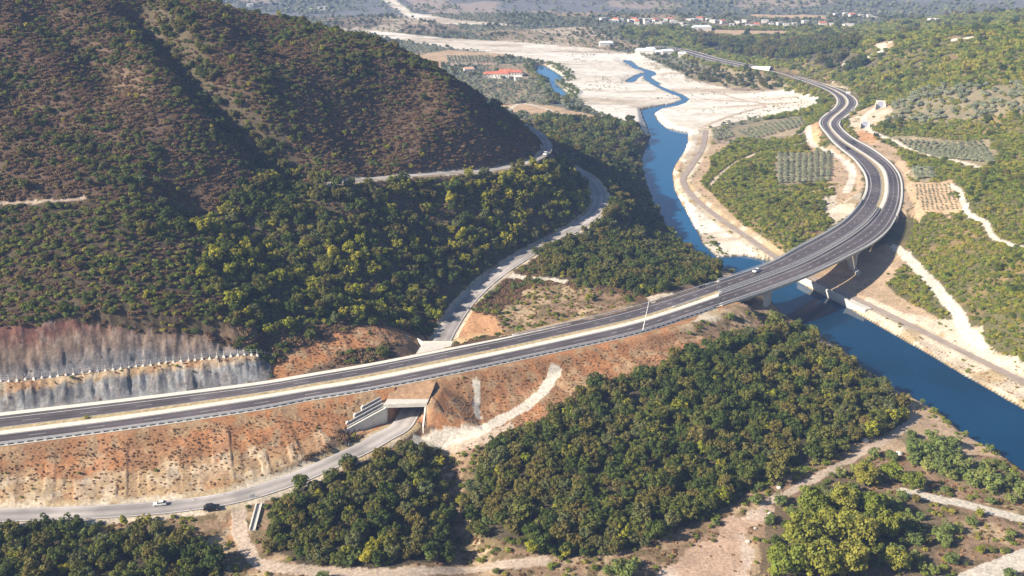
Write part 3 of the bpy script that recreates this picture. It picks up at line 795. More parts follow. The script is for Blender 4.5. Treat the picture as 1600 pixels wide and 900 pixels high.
def ground_material():
    m, N, L, B = nt("ground_soil")
    B.inputs["Roughness"].default_value = 0.95; B.inputs["Specular IOR Level"].default_value = 0.1
    a = N.new("ShaderNodeAttribute"); a.attribute_name = "soil"
    geo = N.new("ShaderNodeNewGeometry")
    n1 = N.new("ShaderNodeTexNoise"); n1.inputs["Scale"].default_value = 0.9; n1.inputs["Detail"].default_value = 8; n1.inputs["Roughness"].default_value = 0.7
    L.new(geo.outputs["Position"], n1.inputs["Vector"])
    n2 = N.new("ShaderNodeTexNoise"); n2.inputs["Scale"].default_value = 0.11; n2.inputs["Detail"].default_value = 6
    L.new(geo.outputs["Position"], n2.inputs["Vector"])
    mr = N.new("ShaderNodeMapRange"); mr.inputs[1].default_value = 0.3; mr.inputs[2].default_value = 0.7; mr.inputs[3].default_value = 0.55; mr.inputs[4].default_value = 1.4
    L.new(n1.outputs["Fac"], mr.inputs[0])
    mr2 = N.new("ShaderNodeMapRange"); mr2.inputs[1].default_value = 0.3; mr2.inputs[2].default_value = 0.7; mr2.inputs[3].default_value = 0.82; mr2.inputs[4].default_value = 1.18
    L.new(n2.outputs["Fac"], mr2.inputs[0])
    mm = N.new("ShaderNodeMath"); mm.operation = 'MULTIPLY'; L.new(mr.outputs[0], mm.inputs[0]); L.new(mr2.outputs[0], mm.inputs[1])
    vm = N.new("ShaderNodeVectorMath"); vm.operation = 'SCALE'
    L.new(a.outputs["Color"], vm.inputs[0]); L.new(mm.outputs[0], vm.inputs["Scale"])
    L.new(vm.outputs[0], B.inputs["Base Color"])
    bn = N.new("ShaderNodeBump"); bn.inputs["Strength"].default_value = 0.55; bn.inputs["Distance"].default_value = 0.6
    L.new(n1.outputs["Fac"], bn.inputs["Height"]); L.new(bn.outputs["Normal"], B.inputs["Normal"])
    return m
idx = np.arange(NR * NT).reshape(NR, NT)
F = np.stack([idx[:-1, :-1], idx[:-1, 1:], idx[1:, 1:], idx[1:, :-1]], -1).reshape(-1, 4)
ground = mesh_np("ground", np.stack([GX, GY, GZ], -1).reshape(-1, 3), F, ground_material(), smooth=True)
att = ground.data.attributes.new("soil", 'FLOAT_COLOR', 'POINT')
att.data.foreach_set("color", np.concatenate([BC, np.ones((NR, NT, 1), np.float32)], -1).astype(np.float32).ravel())
tag(ground, kind="structure")

# ------------------------------------------------------------------ water
def water_mat(name, deep, rough=0.06, sky_sheen=(0.007, 0.088, 0.205)):
    m, N, L, B = nt(name)
    B.inputs["Base Color"].default_value = (*deep, 1)
    B.inputs["Roughness"].default_value = rough
    B.inputs["IOR"].default_value = 1.33
    B.inputs["Specular IOR Level"].default_value = 0.5
    geo = N.new("ShaderNodeNewGeometry")
    n = N.new("ShaderNodeTexNoise"); n.inputs["Scale"].default_value = 0.8; n.inputs["Detail"].default_value = 5
    L.new(geo.outputs["Position"], n.inputs["Vector"])
    bn = N.new("ShaderNodeBump"); bn.inputs["Strength"].default_value = 0.12; bn.inputs["Distance"].default_value = 0.15
    L.new(n.outputs["Fac"], bn.inputs["Height"]); L.new(bn.outputs["Normal"], B.inputs["Normal"])
    n2 = N.new("ShaderNodeTexNoise"); n2.inputs["Scale"].default_value = 0.02; n2.inputs["Detail"].default_value = 4
    L.new(geo.outputs["Position"], n2.inputs["Vector"])
    r = N.new("ShaderNodeValToRGB"); r.color_ramp.elements[0].position = 0.35; r.color_ramp.elements[1].position = 0.65
    r.color_ramp.elements[0].color = (*[c * 0.8 for c in deep], 1); r.color_ramp.elements[1].color = (*[c * 1.25 for c in deep], 1)
    L.new(n2.outputs["Fac"], r.inputs["Fac"])
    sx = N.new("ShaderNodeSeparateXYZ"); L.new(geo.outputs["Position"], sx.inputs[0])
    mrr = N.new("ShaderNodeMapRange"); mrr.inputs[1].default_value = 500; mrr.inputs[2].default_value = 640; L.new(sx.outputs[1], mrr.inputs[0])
    mxc = N.new("ShaderNodeMix"); mxc.data_type = 'RGBA'; L.new(mrr.outputs[0], mxc.inputs[0]); L.new(r.outputs["Color"], mxc.inputs[6]); mxc.inputs[7].default_value = (*sky_sheen, 1)  # upstream base colour lightened in place of reflected sky
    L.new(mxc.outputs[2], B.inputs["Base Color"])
    return m
def water(name, sd, lvl, mat, lim=9):
    m = sd < lim
    c = m[:-1, :-1] | m[1:, :-1] | m[:-1, 1:] | m[1:, 1:]
    q = F.reshape(NR - 1, NT - 1, 4)[c]
    u, inv = np.unique(q.ravel(), return_inverse=True)
    V = np.stack([GX.ravel()[u], GY.ravel()[u], np.full(len(u), lvl)], -1)
    o = mesh_np(name, V, inv.reshape(-1, 4), mat)
    return tag(o, kind="structure")
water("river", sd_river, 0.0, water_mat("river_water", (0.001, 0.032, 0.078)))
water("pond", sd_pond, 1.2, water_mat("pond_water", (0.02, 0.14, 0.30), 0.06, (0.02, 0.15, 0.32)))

# ------------------------------------------------------------------ road sheets
def strip(name, A, B, mat, dz=0.0, kind="structure", parent=None, thick=0.0):
    n_ = len(A)
    V = np.empty((n_ * 2, 3)); V[0::2] = A; V[1::2] = B; V[:, 2] += dz
    i = np.arange(n_ - 1) * 2
    Fq = np.stack([i, i + 1, i + 3, i + 2], -1)
    if thick:
        V = np.vstack([V, V - [0, 0, thick]]); o_ = n_ * 2
        F2 = [Fq, np.stack([i + o_, i + 2 + o_, i + 3 + o_, i + 1 + o_], -1), np.stack([i, i + 2, i + 2 + o_, i + o_], -1), np.stack([i + 1, i + 1 + o_, i + 3 + o_, i + 3], -1),
              np.array([[0, o_, o_ + 1, 1], [o_ - 2, o_ - 1, 2 * o_ - 1, 2 * o_ - 2]])]
        Fq = np.vstack(F2)
    o = mesh_np(name, V, Fq, mat, parent)
    if not thick:
        a_ = o.data.attributes.new("across", 'FLOAT', 'POINT'); a_.data.foreach_set("value", np.tile(np.array([0, 1], np.float32), n_))
    if kind and parent is None: tag(o, kind=kind)
    return o
def lerp(A, B, t): return A * (1 - t) + B * t
def offs(P, N_, d):
    Q = P.copy(); Q[:, :2] += N_ * np.asarray(d).reshape(-1, 1) if np.ndim(d) else N_ * d
    return Q
NRM = normals2(HC)
up = lambda P, d: P + np.array([0, 0, d])
# carriageways
strip("motorway_carriageway", HL, HML, M_asphalt)
strip("motorway_carriageway", HMR, HR, M_asphalt)
iA, iB = BR0 + 1, BR1
def seg(P, a, b): return P[a:b]
# median on land: dry verge strip and pale concrete strip
for a, b in ((0, iA), (iB, NHW)):
    strip("median_verge", HML[a:b], lerp(HML, HMR, 0.45)[a:b], M_straw, 0.03)
    strip("median_channel", lerp(HML, HMR, 0.45)[a:b], HMR[a:b], M_conc_white, 0.05)
# hill-side gutter
gw = np.interp(np.arange(NHW), [0, sec_i(6), sec_i(8), sec_i(9)], [3.0, 2.6, 1.4, 0.6])
a, b = 0, sec_i(9)
strip("gutter", offs(HL, NRM, -gw)[a:b], HL[a:b], M_conc_white, 0.06)
b2 = sec_i(20)
strip("gutter", offs(HL, NRM, -1.6)[iB:], HL[iB:], M_conc_white, 0.04)
strip("gutter", HR[iB:], offs(HR, NRM, 1.6)[iB:], M_conc_white, 0.04)
strip("gutter", HR[:BR0], offs(HR, NRM, 1.9)[:BR0], M_conc, 0.02)
# edge lines and lane dashes
lines = []
def edge_line(A, B, t, w_, mat=M_line, dz=0.012):
    cw = np.linalg.norm((B - A)[:, :2], axis=1)
    strip("edge_line", lerp(A, B, (t - w_ / 2 / cw)[:, None]), lerp(A, B, (t + w_ / 2 / cw)[:, None]), mat, dz)
edge_line(HL, HML, 0.22, 0.32); edge_line(HL, HML, 0.96, 0.22)
edge_line(HMR, HR, 0.05, 0.22); edge_line(HMR, HR, 0.80, 0.3)
mbd = MB()
for A, B, t in ((HL, HML, 0.60), (HMR, HR, 0.43)):
    C_ = lerp(A, B, t); s_ = arclen(C_); nn = normals2(C_)
    pos = 2.0
    while pos < s_[-1] - 10 and pos < 1300:
        k = np.searchsorted(s_, pos)
        on = sec_i(9) < k
        L_ = 3.0 if on else 6.0
        q = np.array([[np.interp(pos + f * L_, s_, C_[:, c]) for c in range(3)] for f in (0, 0.5, 1)])
        nv = nn[min(k, len(nn) - 1)] * (0.11 if not on else 0.14)
        for j in range(2):
            p, r_ = q[j], q[j + 1]
            mbd.add([(p[0] - nv[0], p[1] - nv[1], p[2] + .014), (p[0] + nv[0], p[1] + nv[1], p[2] + .014), (r_[0] + nv[0], r_[1] + nv[1], r_[2] + .014), (r_[0] - nv[0], r_[1] - nv[1], r_[2] + .014)], [(3, 2, 1, 0)])
        pos += 9.0 if on else 20.0
tag(mbd.build("lane_dashes", M_line_worn), kind="structure")
# other roads
def simple_road(name, P, hw_, mat, line=0.0, line_mat=M_line):
    nn = normals2(P)
    strip(name, offs(P, nn, -hw_), offs(P, nn, hw_), mat)
    if line:
        for s_ in (-1, 1):
            strip("edge_line", offs(P, nn, s_ * (hw_ - 0.35)), offs(P, nn, s_ * (hw_ - 0.6)), line_mat, 0.012)
simple_road("local_road", ROAD1, 4.2, M_asphalt_old, 1)
simple_road("hill_road", ROAD2, 3.0, M_asphalt_old)
simple_road("riverside_road", ROAD3, 2.3, rough_mat("dusty_asphalt", (0.34, 0.28, 0.24), 0.2, 0.2, 0.95))

# ------------------------------------------------------------------ motorway bridge
bridge = empty("motorway_bridge", tuple(HMID[(BR0 + BR1) // 2] * [1, 1, 0]))
tag(bridge, "long curved twin deck concrete motorway bridge crossing the blue river", "bridge")
BL = Vector(bridge.location)
def child(o, root):
    o.parent = root
    o.matrix_parent_inverse = root.matrix_basis.inverted() if root.rotation_euler.z == 0 else root.matrix_basis.inverted()
    return o
def sweep(name, A, B, prof, mat, root):
    """prof: list of (edge 0=A 1=B, inset metres, dz): closed section swept along A/B"""
    d = B - A; d[:, 2] = 0; d /= np.linalg.norm(d, axis=1, keepdims=True)
    rows = []
    for e_, ins, dz in prof:
        P = (A + d * ins) if e_ == 0 else (B - d * ins)
        P = P.copy(); P[:, 2] += dz; rows.append(P)
    V = np.stack(rows, 1); n_, k, _ = V.shape
    i = np.arange(n_ - 1)[:, None] * k; j = np.arange(k)[None]; jn = (j + 1) % k
    Fq = np.stack([i + j, i + jn, i + k + jn, i + k + j], -1).reshape(-1, 4)
    me = mesh_np(name, V.reshape(-1, 3), Fq, mat)
    bm = bmesh.new(); bm.from_mesh(me.data); bm.verts.ensure_lookup_table()
    bm.faces.new([bm.verts[q] for q in range(k)]); bm.faces.new([bm.verts[(n_ - 1) * k + q] for q in range(k - 1, -1, -1)])
    bmesh.ops.recalc_face_normals(bm, faces=bm.faces); bm.to_mesh(me.data); bm.free()
    return child(me, root)
a, b = BR0, BR1
gl, gr = lerp(HML, HMR, 0.36), lerp(HML, HMR, 0.64)
oL, oR = offs(HL, NRM, -1.1), offs(HR, NRM, 1.1)
sec = [(0, 0, 0.38), (0, 0.55, 0.38), (0, 0.60, -0.06), (1, 0.50, -0.06), (1, 0.45, 0.30), (1, 0, 0.30), (1, 0, -0.45), (1, 2.4, -0.75), (1, 2.9, -2.5), (0, 2.9, -2.5), (0, 2.4, -0.75), (0, 0, -0.75)]
sweep("deck", oL[a:b], gl[a:b], sec, M_conc, bridge)
secR = [(1 - e_, i_, z_) for e_, i_, z_ in sec][::-1]
sweep("deck", gr[a:b], oR[a:b], secR, M_conc, bridge)
# inner shoulders
strip("motorway_shoulder", HML[a:b], offs(gl, NRM, -0.52)[a:b], M_asphalt, 0.004)
strip("motorway_shoulder", offs(gr, NRM, 0.52)[a:b], HMR[a:b], M_asphalt, 0.004)
def post_set(name, P, mat, root, size=(0.12, 0.12, 1.0), spacing=2.0, base=0.0, cap=100):
    s_ = arclen(P); n_ = int(s_[-1] / spacing)
    me = None; pts = []
    for k in range(n_ + 1):
        pts.append([np.interp(k * spacing, s_, P[:, c]) for c in range(3)] + [math.atan2(*(P[min(len(P) - 1, np.searchsorted(s_, k * spacing) + 1)] - P[max(0, np.searchsorted(s_, k * spacing) - 1)])[[1, 0]])])
    pts.sort(key=lambda p: p[0] ** 2 + p[1] ** 2)
    m0 = MB(); m0.box((0, 0, size[2] / 2), size); 
    first = None
    for p in pts[:cap]:
        if first is None:
            o = m0.build(name, mat); first = o
        else:
            o = bpy.data.objects.new(name, first.data); COL.objects.link(o)
        o.location = (p[0], p[1], p[2] + base); o.rotation_euler.z = p[3]
        child(o, root)
    if len(pts) > cap:
        m1 = MB()
        for p in pts[cap:]: m1.box((p[0], p[1], p[2] + base + size[2] / 2), size, p[3])
        o = child(m1.build(name, mat), root); tag(o, kind="stuff")
def rail_mesh(name, P, mat, root, z0, z1, th=0.06):
    nn = normals2(P)
    A_, B_ = offs(P, nn, -th), offs(P, nn, th)
    A_[:, 2] += z1; B_[:, 2] += z1
    return child(strip(name, A_, B_, mat, 0, None, None, thick=z1 - z0), root)
for P, off in ((HL, -0.85), (HR, 0.85)):
    Q = resample(offs(P, NRM, off)[a:b], 3.0)
    rail_mesh("top_rail", Q, M_steel, bridge, 1.22, 1.38, 0.09)
    rail_mesh("middle_rail", Q, M_steel, bridge, 0.80, 0.92, 0.06)
    post_set("railing_post", Q, M_steel, bridge, (0.22, 0.14, 0.95), 2.2, 0.36)
for P, off in ((gl, -0.25), (gr, 0.25)):
    Q = resample(offs(P, NRM, off)[a:b], 3.0)
    rail_mesh("guard_rail", Q, M_steel, bridge, 0.72, 1.05, 0.08)
    post_set("railing_post", Q, M_steel, bridge, (0.18, 0.16, 0.75), 3.0, 0.28)
def pier(ix, tl, tr, ztop, zbot, wide=2.6, foot=True):
    T = HC[ix + 3] - HC[ix - 3]; T[2] = 0; T /= np.linalg.norm(T); N_ = np.array([T[1], -T[0], 0])
    L_, R_ = offs(HL, NRM, 4.0)[ix], offs(HR, NRM, -1.2)[ix]
    m = MB()
    for f in (0,):
        def ring(z, sh, w_):
            l = L_ + (R_ - L_) * sh; r = R_ - (R_ - L_) * sh
            return [(*(l - T * w_)[:2], z), (*(r - T * w_)[:2], z), (*(r + T * w_)[:2], z), (*(l + T * w_)[:2], z)]
        m.hexa(ring(zbot, 0.12, wide * 0.5), ring(ztop - 2.2, 0.10, wide * 0.5))
        m.hexa(ring(ztop - 2.2, 0.06, wide * 0.62), ring(ztop, 0.0, wide * 0.7))
    o = m.build("pier", M_conc, bevel=0.15); child(o, bridge)
    if foot:
        m = MB(); l = L_ - N_ * 1.5; r = R_ + N_ * 1.5
        q = [(l - T * 3)[:2], (r - T * 3)[:2], (r + T * 3)[:2], (l + T * 3)[:2]]
        m.hexa([(*p, zbot - 1.5) for p in q], [(*p, zbot + 0.5) for p in q])
        child(m.build("pier_footing", M_conc, bevel=0.1), o)
def near_i(px, py):
    p = at(px, py, HZ); return int(np.argmin(((HMID[:, :2] - p[:2]) ** 2).sum(1)))
pier(near_i(1204, 436), 0, 0, HZ - 2.5, -2.0, 3.0, False)
pier(near_i(1328, 372), 0, 0, HZ - 2.5, 4.6, 3.0, True)
for ix in (BR0, BR1 - 1):
    T = HC[ix + 2] - HC[ix - 2]; T[2] = 0; T /= np.linalg.norm(T)
    sg = -1 if ix == BR0 else 1
    l, r = oL[ix], oR[ix]
    m = MB()
    q = [l[:2], r[:2], (r + T * sg * 5)[:2], (l + T * sg * 5)[:2]]
    m.hexa([(*p, 8.0) for p in q], [(*p, HZ - 0.7) for p in q])
    o = m.build("abutment", M_conc); child(o, bridge)
    m = MB()
    for c_ in (l, r):
        n_ = (r - l) / np.linalg.norm(r - l) * 0.3
        q = [(c_ - n_)[:2], (c_ + n_)[:2], (c_ + n_ + T * sg * 9)[:2], (c_ - n_ + T * sg * 9)[:2]]
        m.hexa([(*p, 14.0) for p in q], [(*p, HZ + 0.3) for p in q])
    child(m.build("wing_wall", M_conc), o)

for ix in (BR0, BR1 - 1):
    for A_, B_ in ((HL, gl), (gr, HR)):
        m = MB(); T = HC[ix + 2] - HC[ix - 2]; T[2] = 0; T /= np.linalg.norm(T)
        q = [A_[ix] - T * .35, B_[ix] - T * .35, B_[ix] + T * .35, A_[ix] + T * .35]
        m.hexa([(*p[:2], HZ - .05) for p in q], [(*p[:2], HZ + .02) for p in q]); child(m.build("expansion_joint", M_steel_dk), bridge)
# ------------------------------------------------------------------ guard rails on land
def guard_rail(P, label, group=None, plates=True, spacing=3.0, cap=100):
    g = empty("guard_rail", (*P[len(P) // 2][:2], P[len(P) // 2][2]))
    tag(g, label, "guard rail", group)
    rail_mesh("rail_beam", P, M_steel, g, 0.62, 1.0, 0.14)
    if plates:
        rail_mesh("gap_shadow_board", offs(P, normals2(P), 0.03), M_steel_dk, g, 0.02, 0.5, 0.05)  # dark board added to imitate the shadowed gaps under the beam
        post_set("post", offs(P, normals2(P), 0.12), M_white, g, (1.15, 0.1, 0.62), spacing, 0.0, cap)
    else:
        post_set("post", P, M_steel, g, (0.14, 0.12, 0.66), spacing, 0.0, cap)
    return g
guard_rail(resample(offs(HR, NRM, 1.15)[:BR0], 3.0), "grey steel guard rail with white plates along the near edge of the motorway", None, True, 3.2)
guard_rail(resample(offs(HL, NRM, -0.55)[sec_i(8):BR0], 3.0), "thin steel guard rail on the far motorway edge leading to the bridge", None, False, 4.0)
guard_rail(resample(offs(HR, NRM, 0.6)[BR1:sec_i(27)], 3.0), "steel guard rail along the outer edge of the motorway bends beyond the bridge", None, False, 4.0, 60)
guard_rail(resample(offs(HL, NRM, -0.6)[BR1:sec_i(27)], 3.0), "steel guard rail along the inner edge of the motorway bends beyond the bridge", None, False, 4.0, 60)
q0, q1 = near_i(1052, 486), near_i(1100, 466)
guard_rail(resample(lerp(HML, HMR, 0.3)[q0:q1], 2.0), "short pale guard rail in the median just before the bridge", None, False, 2.0)

# ------------------------------------------------------------------ underpass
PL, PR = at(603, 633, 18.3), at(663, 630.5, 18.3)
FL, FR = at(665, 534.5, 18.3), at(704, 534, 18.3)
under = empty("underpass", (*((PL + PR) / 2)[:2], 11.3))
tag(under, "pale concrete road underpass beneath the motorway with stepped wing walls", "underpass")
ux = np.array([*ax, 0.0]); un = np.array([ax[1], -ax[0], 0.0])
def prism(P, z0, z1, mat, name, root, bevel=0.0):
    m = MB(); m.hexa([(p[0], p[1], z0) for p in P], [(p[0], p[1], z1) for p in P])
    return child(m.build(name, mat, bevel=bevel), root)
prism([PL - un * 1.0, PR + un * 1.0, FR + un * 1.0, FL - un * 1.0], 17.0, 18.3, M_conc, "roof_slab", under)
prism([PL - un * 0.9 + ux * 0.2, PL + un * 0.1 + ux * 0.2, FL + un * 0.1 - ux * 0.2, FL - un * 0.9 - ux * 0.2], 9.5, 17.0, M_conc, "side_wall", under)
prism([PR - un * 0.1 + ux * 0.2, PR + un * 0.9 + ux * 0.2, FR + un * 0.9 - ux * 0.2, FR - un * 0.1 - ux * 0.2], 9.5, 17.0, M_conc, "side_wall", under)
prism([PL - un * 1.0, PR + un * 1.0, PR + un * 1.0 + ux * 0.5, PL - un * 1.0 + ux * 0.5], 18.3, 18.75, M_conc_white, "parapet", under)
prism([FL - un * 1.0 - ux * 0.5, FR + un * 1.0 - ux * 0.5, FR + un * 1.0, FL - un * 1.0], 18.3, 18.75, M_conc_white, "parapet", under)
# earth under the carriageways, on the slab
kL = near_i(655, 560); 
def edge_pts(P, o_, us):
    Q = offs(P, NRM, o_)
    s_ = (Q[:, 0] - PL[0]) * un[0] + (Q[:, 1] - PL[1]) * un[1]
    return [np.array([np.interp(u_, s_, Q[:, 0]), np.interp(u_, s_, Q[:, 1]), 0]) for u_ in us]
wid = float(np.dot(PR - PL, un))
us = [-1.0, wid + 1.0]
tl, bl_ = edge_pts(HL, -3.1, us), edge_pts(HL, -3.4, us)
tr_, br_ = edge_pts(HR, 2.2, us), [edge_pts(HR, 8.0, us)[0], edge_pts(HR, 15.0, us)[1]]
m = MB()
m.hexa([(*p[:2], 18.302) for p in (br_[0], br_[1], bl_[1], bl_[0])], [(*p[:2], HZ - 0.06) for p in (tr_[0], tr_[1], tl[1], tl[0])])
child(m.build("earth_cover", rough_mat("embankment_soil", (0.38, 0.24, 0.14), 0.35, 0.6, 1.0, 0.4)), under)
# left wing wall with retaining steps, right wing wall
E = at(529, 684, 10.2)
def wall(p0, p1, th_, zb0, zb1, zt0, zt1, mat, name, nrm):
    m = MB(); o_ = nrm * th_
    m.hexa([(*p0[:2], zb0), (*p1[:2], zb1), (*(p1 + o_)[:2], zb1), (*(p0 + o_)[:2], zb0)], [(*p0[:2], zt0), (*p1[:2], zt1), (*(p1 + o_)[:2], zt1), (*(p0 + o_)[:2], zt0)])
    return child(m.build(name, mat), under)
P0 = PL + un * 0.05 - ux * 0.02
wd_ = (E - P0); wd_[2] = 0; wl = np.linalg.norm(wd_); wd_ /= wl
wn = np.array([wd_[1], -wd_[0], 0.0])
if np.dot(wn, un) > 0: wn = -wn           # away from the road
wall(P0, E, 0.6, 9.5, 8.5, 17.2, 11.9, M_conc_white, "wing_wall", wn)
M_step = rough_mat("retaining_step", (0.34, 0.33, 0.32), 0.2, 1.0, 0.9, 0.2)
for k, fr in enumerate((0.93, 0.74, 0.55, 0.36)):
    o_ = wn * (0.9 + k * 1.25)
    zt0 = 17.6 + k * 0.75; slope = (17.2 - 11.9) / wl
    wall(P0 + o_, P0 + o_ + wd_ * wl * fr, 0.5, 9.5, 8.5, zt0, zt0 - slope * wl * fr, M_step, "retaining_step", wn)
    w2 = wall(P0 + o_ + wd_ * (wl * fr), P0 + o_ + wd_ * (wl * fr + 0.8), 0.9, 8.0, 8.0, zt0 - slope * wl * fr + 0.25, zt0 - slope * wl * fr - 0.2, M_conc_white, "step_end", wn)
Pr = PR + un * 0.1
rd = -ux * 7.5 + un * 0.6
wall(Pr, Pr + rd, 0.6, 9.0, 8.5, 17.0, 12.4, M_conc_white, "wing_wall", un)
Fl = FL - un * 0.5
wall(Fl, Fl + ux * 9 - un * 5, 0.5, 9.0, 9.0, 18.2, 16.0, M_conc, "wing_wall", -un)

# ------------------------------------------------------------------ rock-fall fence on the bench
FENCE = [(1.5,596),(14,596),(27,595),(40,593),(53,592),(66,590.5),(79,589.5),(91,588),(103,586.5),(115,585),(129,583),(141,581.5),(153,580.5),(165,579.5),(177,578),(189,576.5),(202,574.5),(213,573),(224,572),(236,571),(249,568.5),(260,567),(271,566),(283,565),(295,563.5),(305,563),(316,561.5),(328,560.5),(339,558.5),(350,557.5),(361,556.5),(372,555.5),(382,555),(393,555),(402,556),(414,558.5),(426,561)]
fence = empty("rockfall_fence", tuple(hit(200, 575)))
tag(fence, "rockfall fence of thin posts on pale footings along the bench below the red cliff", "fence")
pm = MB(); pm.cyl((0, 0, 0), (0, 0, 2.6), 0.09, 0.07); fm = MB()
fm.hexa([(-.75, -.75, -.6), (.75, -.75, -.6), (.75, .75, -.6), (-.75, .75, -.6)], [(-.35, -.35, .65), (.35, -.35, .65), (.35, .35, .65), (-.35, .35, .65)])
fence_pts = []
p_me = f_me = None
for px, py in FENCE:
    p = hit(px, py); fence_pts.append(p)
    if p_me is None:
        o = pm.build("post", M_white); f = fm.build("footing", M_conc_white, bevel=0.08); p_me, f_me = o.data, f.data
    else:
        o = bpy.data.objects.new("post", p_me); COL.objects.link(o); f = bpy.data.objects.new("footing", f_me); COL.objects.link(f)
    o.location = p; f.location = (0, 0, 0); f.parent = o; child(o, fence)
m = MB()
for p, q in zip(fence_pts[:-1], fence_pts[1:]):
    for z in (0.9, 1.7, 2.5): m.cyl(p + [0, 0, z], q + [0, 0, z], 0.025, n=4)
child(m.build("cable", M_steel), fence)

# ------------------------------------------------------------------ mast, signs, delineators, channel
b0, tp = at(1003.5, 519, 19.4), None
lamp = empty("mast", tuple(b0)); tag(lamp, "thin white leaning mast standing at the near motorway edge before the bridge", "mast")
m = MB(); m.cyl((0, 0, -0.5), (2.6, 1.5, 14.5), 0.2, 0.1); child(m.build("pole", M_white), lamp).matrix_parent_inverse.identity()
m = MB(); m.box((0, 0, 0.1), (0.9, 0.9, 0.9)); child(m.build("base", M_conc), lamp).matrix_parent_inverse.identity()
m = MB(); m.box((2.75, 1.6, 14.5), (0.7, 0.4, 0.3)); child(m.build("lamp_head", M_steel), lamp).matrix_parent_inverse.identity()

def sign(px, py, z, w_, h_, label, rz=0.0, mat=None, legh=1.2):
    p = hit(px, py); r = empty("road_sign", tuple(p), rz); tag(r, label, "road sign")
    m = MB(); m.box((0, 0, legh + h_ / 2), (w_, 0.08, h_)); o = m.build("panel", mat or M_white, r)
    for s_ in (-1, 1):
        m = MB(); m.cyl((s_ * w_ * 0.3, 0.12, -0.5), (s_ * w_ * 0.3, 0.12, legh + h_ * 0.8), 0.06); m.build("leg", M_steel, r)
sign(1325, 148.5, 18, 4.5, 2.6, "white road sign panel at the farthest motorway bend")
sign(1343, 169, 18, 4.0, 2.6, "white road sign panel at the bend beside the pale slope", 0.2)
sign(1332.5, 177, 18, 4.5, 3.0, "white road sign panel lowest of three along the far motorway bend", 0.3)
sign(394, 779, 9, 2.0, 1.3, "small white board beside the gravel track turning off the lower road", 0.5, None, 0.5)

DEL = [(303,782),(349,774),(391,763.5),(430,749),(468,733),(507,714),(545,697),(295,797),(94,812.5),(660,652)]
dm = MB(); dm.box((0, 0, 0.5), (0.14, 0.2, 1.1)); db = MB(); db.box((0, -0.11, 0.85), (0.15, 0.02, 0.2)); d_me = None
for px, py in DEL:
    p = hit(px, py); r = empty("delineator_post", tuple(p))
    tag(r, "slim white delineator post on the verge of the lower road", "marker post", "delineator posts along the lower road")
    if d_me is None:
        o = dm.build("post", M_white, r); q = db.build("reflector", M_steel_dk, r); d_me = (o.data, q.data)
    else:
        for nm, me in zip(("post", "reflector"), d_me):
            o = bpy.data.objects.new(nm, me); COL.objects.link(o); o.parent = r
p0, p1 = hit(405, 788), hit(394, 829)
ch = empty("drain_channel", tuple((p0 + p1) / 2)); tag(ch, "concrete drain channel running down beside the gravel turn off", "drain")
dv = (p1 - p0); dv[2] = 0; nv = np.array([dv[1], -dv[0], 0]) / np.linalg.norm(dv)
for s_, nm in ((-1, "side_wall"), (1, "side_wall")):
    c = nv * s_ * 0.9; m = MB(); t_ = nv * 0.2
    m.hexa([tuple(p0 + c - t_ - [0, 0, 1]), tuple(p1 + c - t_ - [0, 0, 1]), tuple(p1 + c + t_ - [0, 0, 1]), tuple(p0 + c + t_ - [0, 0, 1])], [tuple(p0 + c - t_ + [0, 0, .6]), tuple(p1 + c - t_ + [0, 0, .6]), tuple(p1 + c + t_ + [0, 0, .6]), tuple(p0 + c + t_ + [0, 0, .6])])
    child(m.build(nm, M_conc_white), ch)
m = MB(); m.hexa([tuple(p0 - nv * .7 - [0, 0, 1]), tuple(p1 - nv * .7 - [0, 0, 1]), tuple(p1 + nv * .7 - [0, 0, 1]), tuple(p0 + nv * .7 - [0, 0, 1])], [tuple(p0 - nv * .7 + [0, 0, .05]), tuple(p1 - nv * .7 + [0, 0, .05]), tuple(p1 + nv * .7 + [0, 0, .05]), tuple(p0 + nv * .7 + [0, 0, .05])])
child(m.build("channel_bed", M_conc_grey), ch)

# ------------------------------------------------------------------ river wall at the bridge
RW = np.array([at(x, y, 0) for x, y in ((1247, 440), (1266, 450), (1290, 463), (1317, 476.5), (1322, 479))])
rw = empty("river_wall", tuple(RW[2])); tag(rw, "concrete river wall at the water's edge under the bridge", "wall")
Q = resample(RW, 3.0); nn = normals2(Q)
A_, B_ = offs(Q, nn, -2.0), offs(Q, nn, 0.5); A_[:, 2] = 3.9; B_[:, 2] = 3.9
child(strip("wall_face", A_, B_, M_conc, 0, None, None, 5.0), rw)
pe = at(1320, 478, 0)
bk = empty("quay_block", tuple(pe)); tag(bk, "pale concrete block at the river edge just downstream of the bridge shadow", "block")
pv = at(1352, 493, 0) - pe; pl_ = np.linalg.norm(pv); pv /= pl_; pn = np.array([-pv[1], pv[0], 0])
if pn[0] < 0: pn = -pn
m = MB(); q = [pe - pn * 0.5, pe + pv * pl_ - pn * .5, pe + pv * pl_ + pn * 4, pe + pn * 4]
m.hexa([(*p[:2], -2) for p in q], [(*p[:2], 3.4) for p in q]); child(m.build("block", M_conc, bevel=0.2), bk)

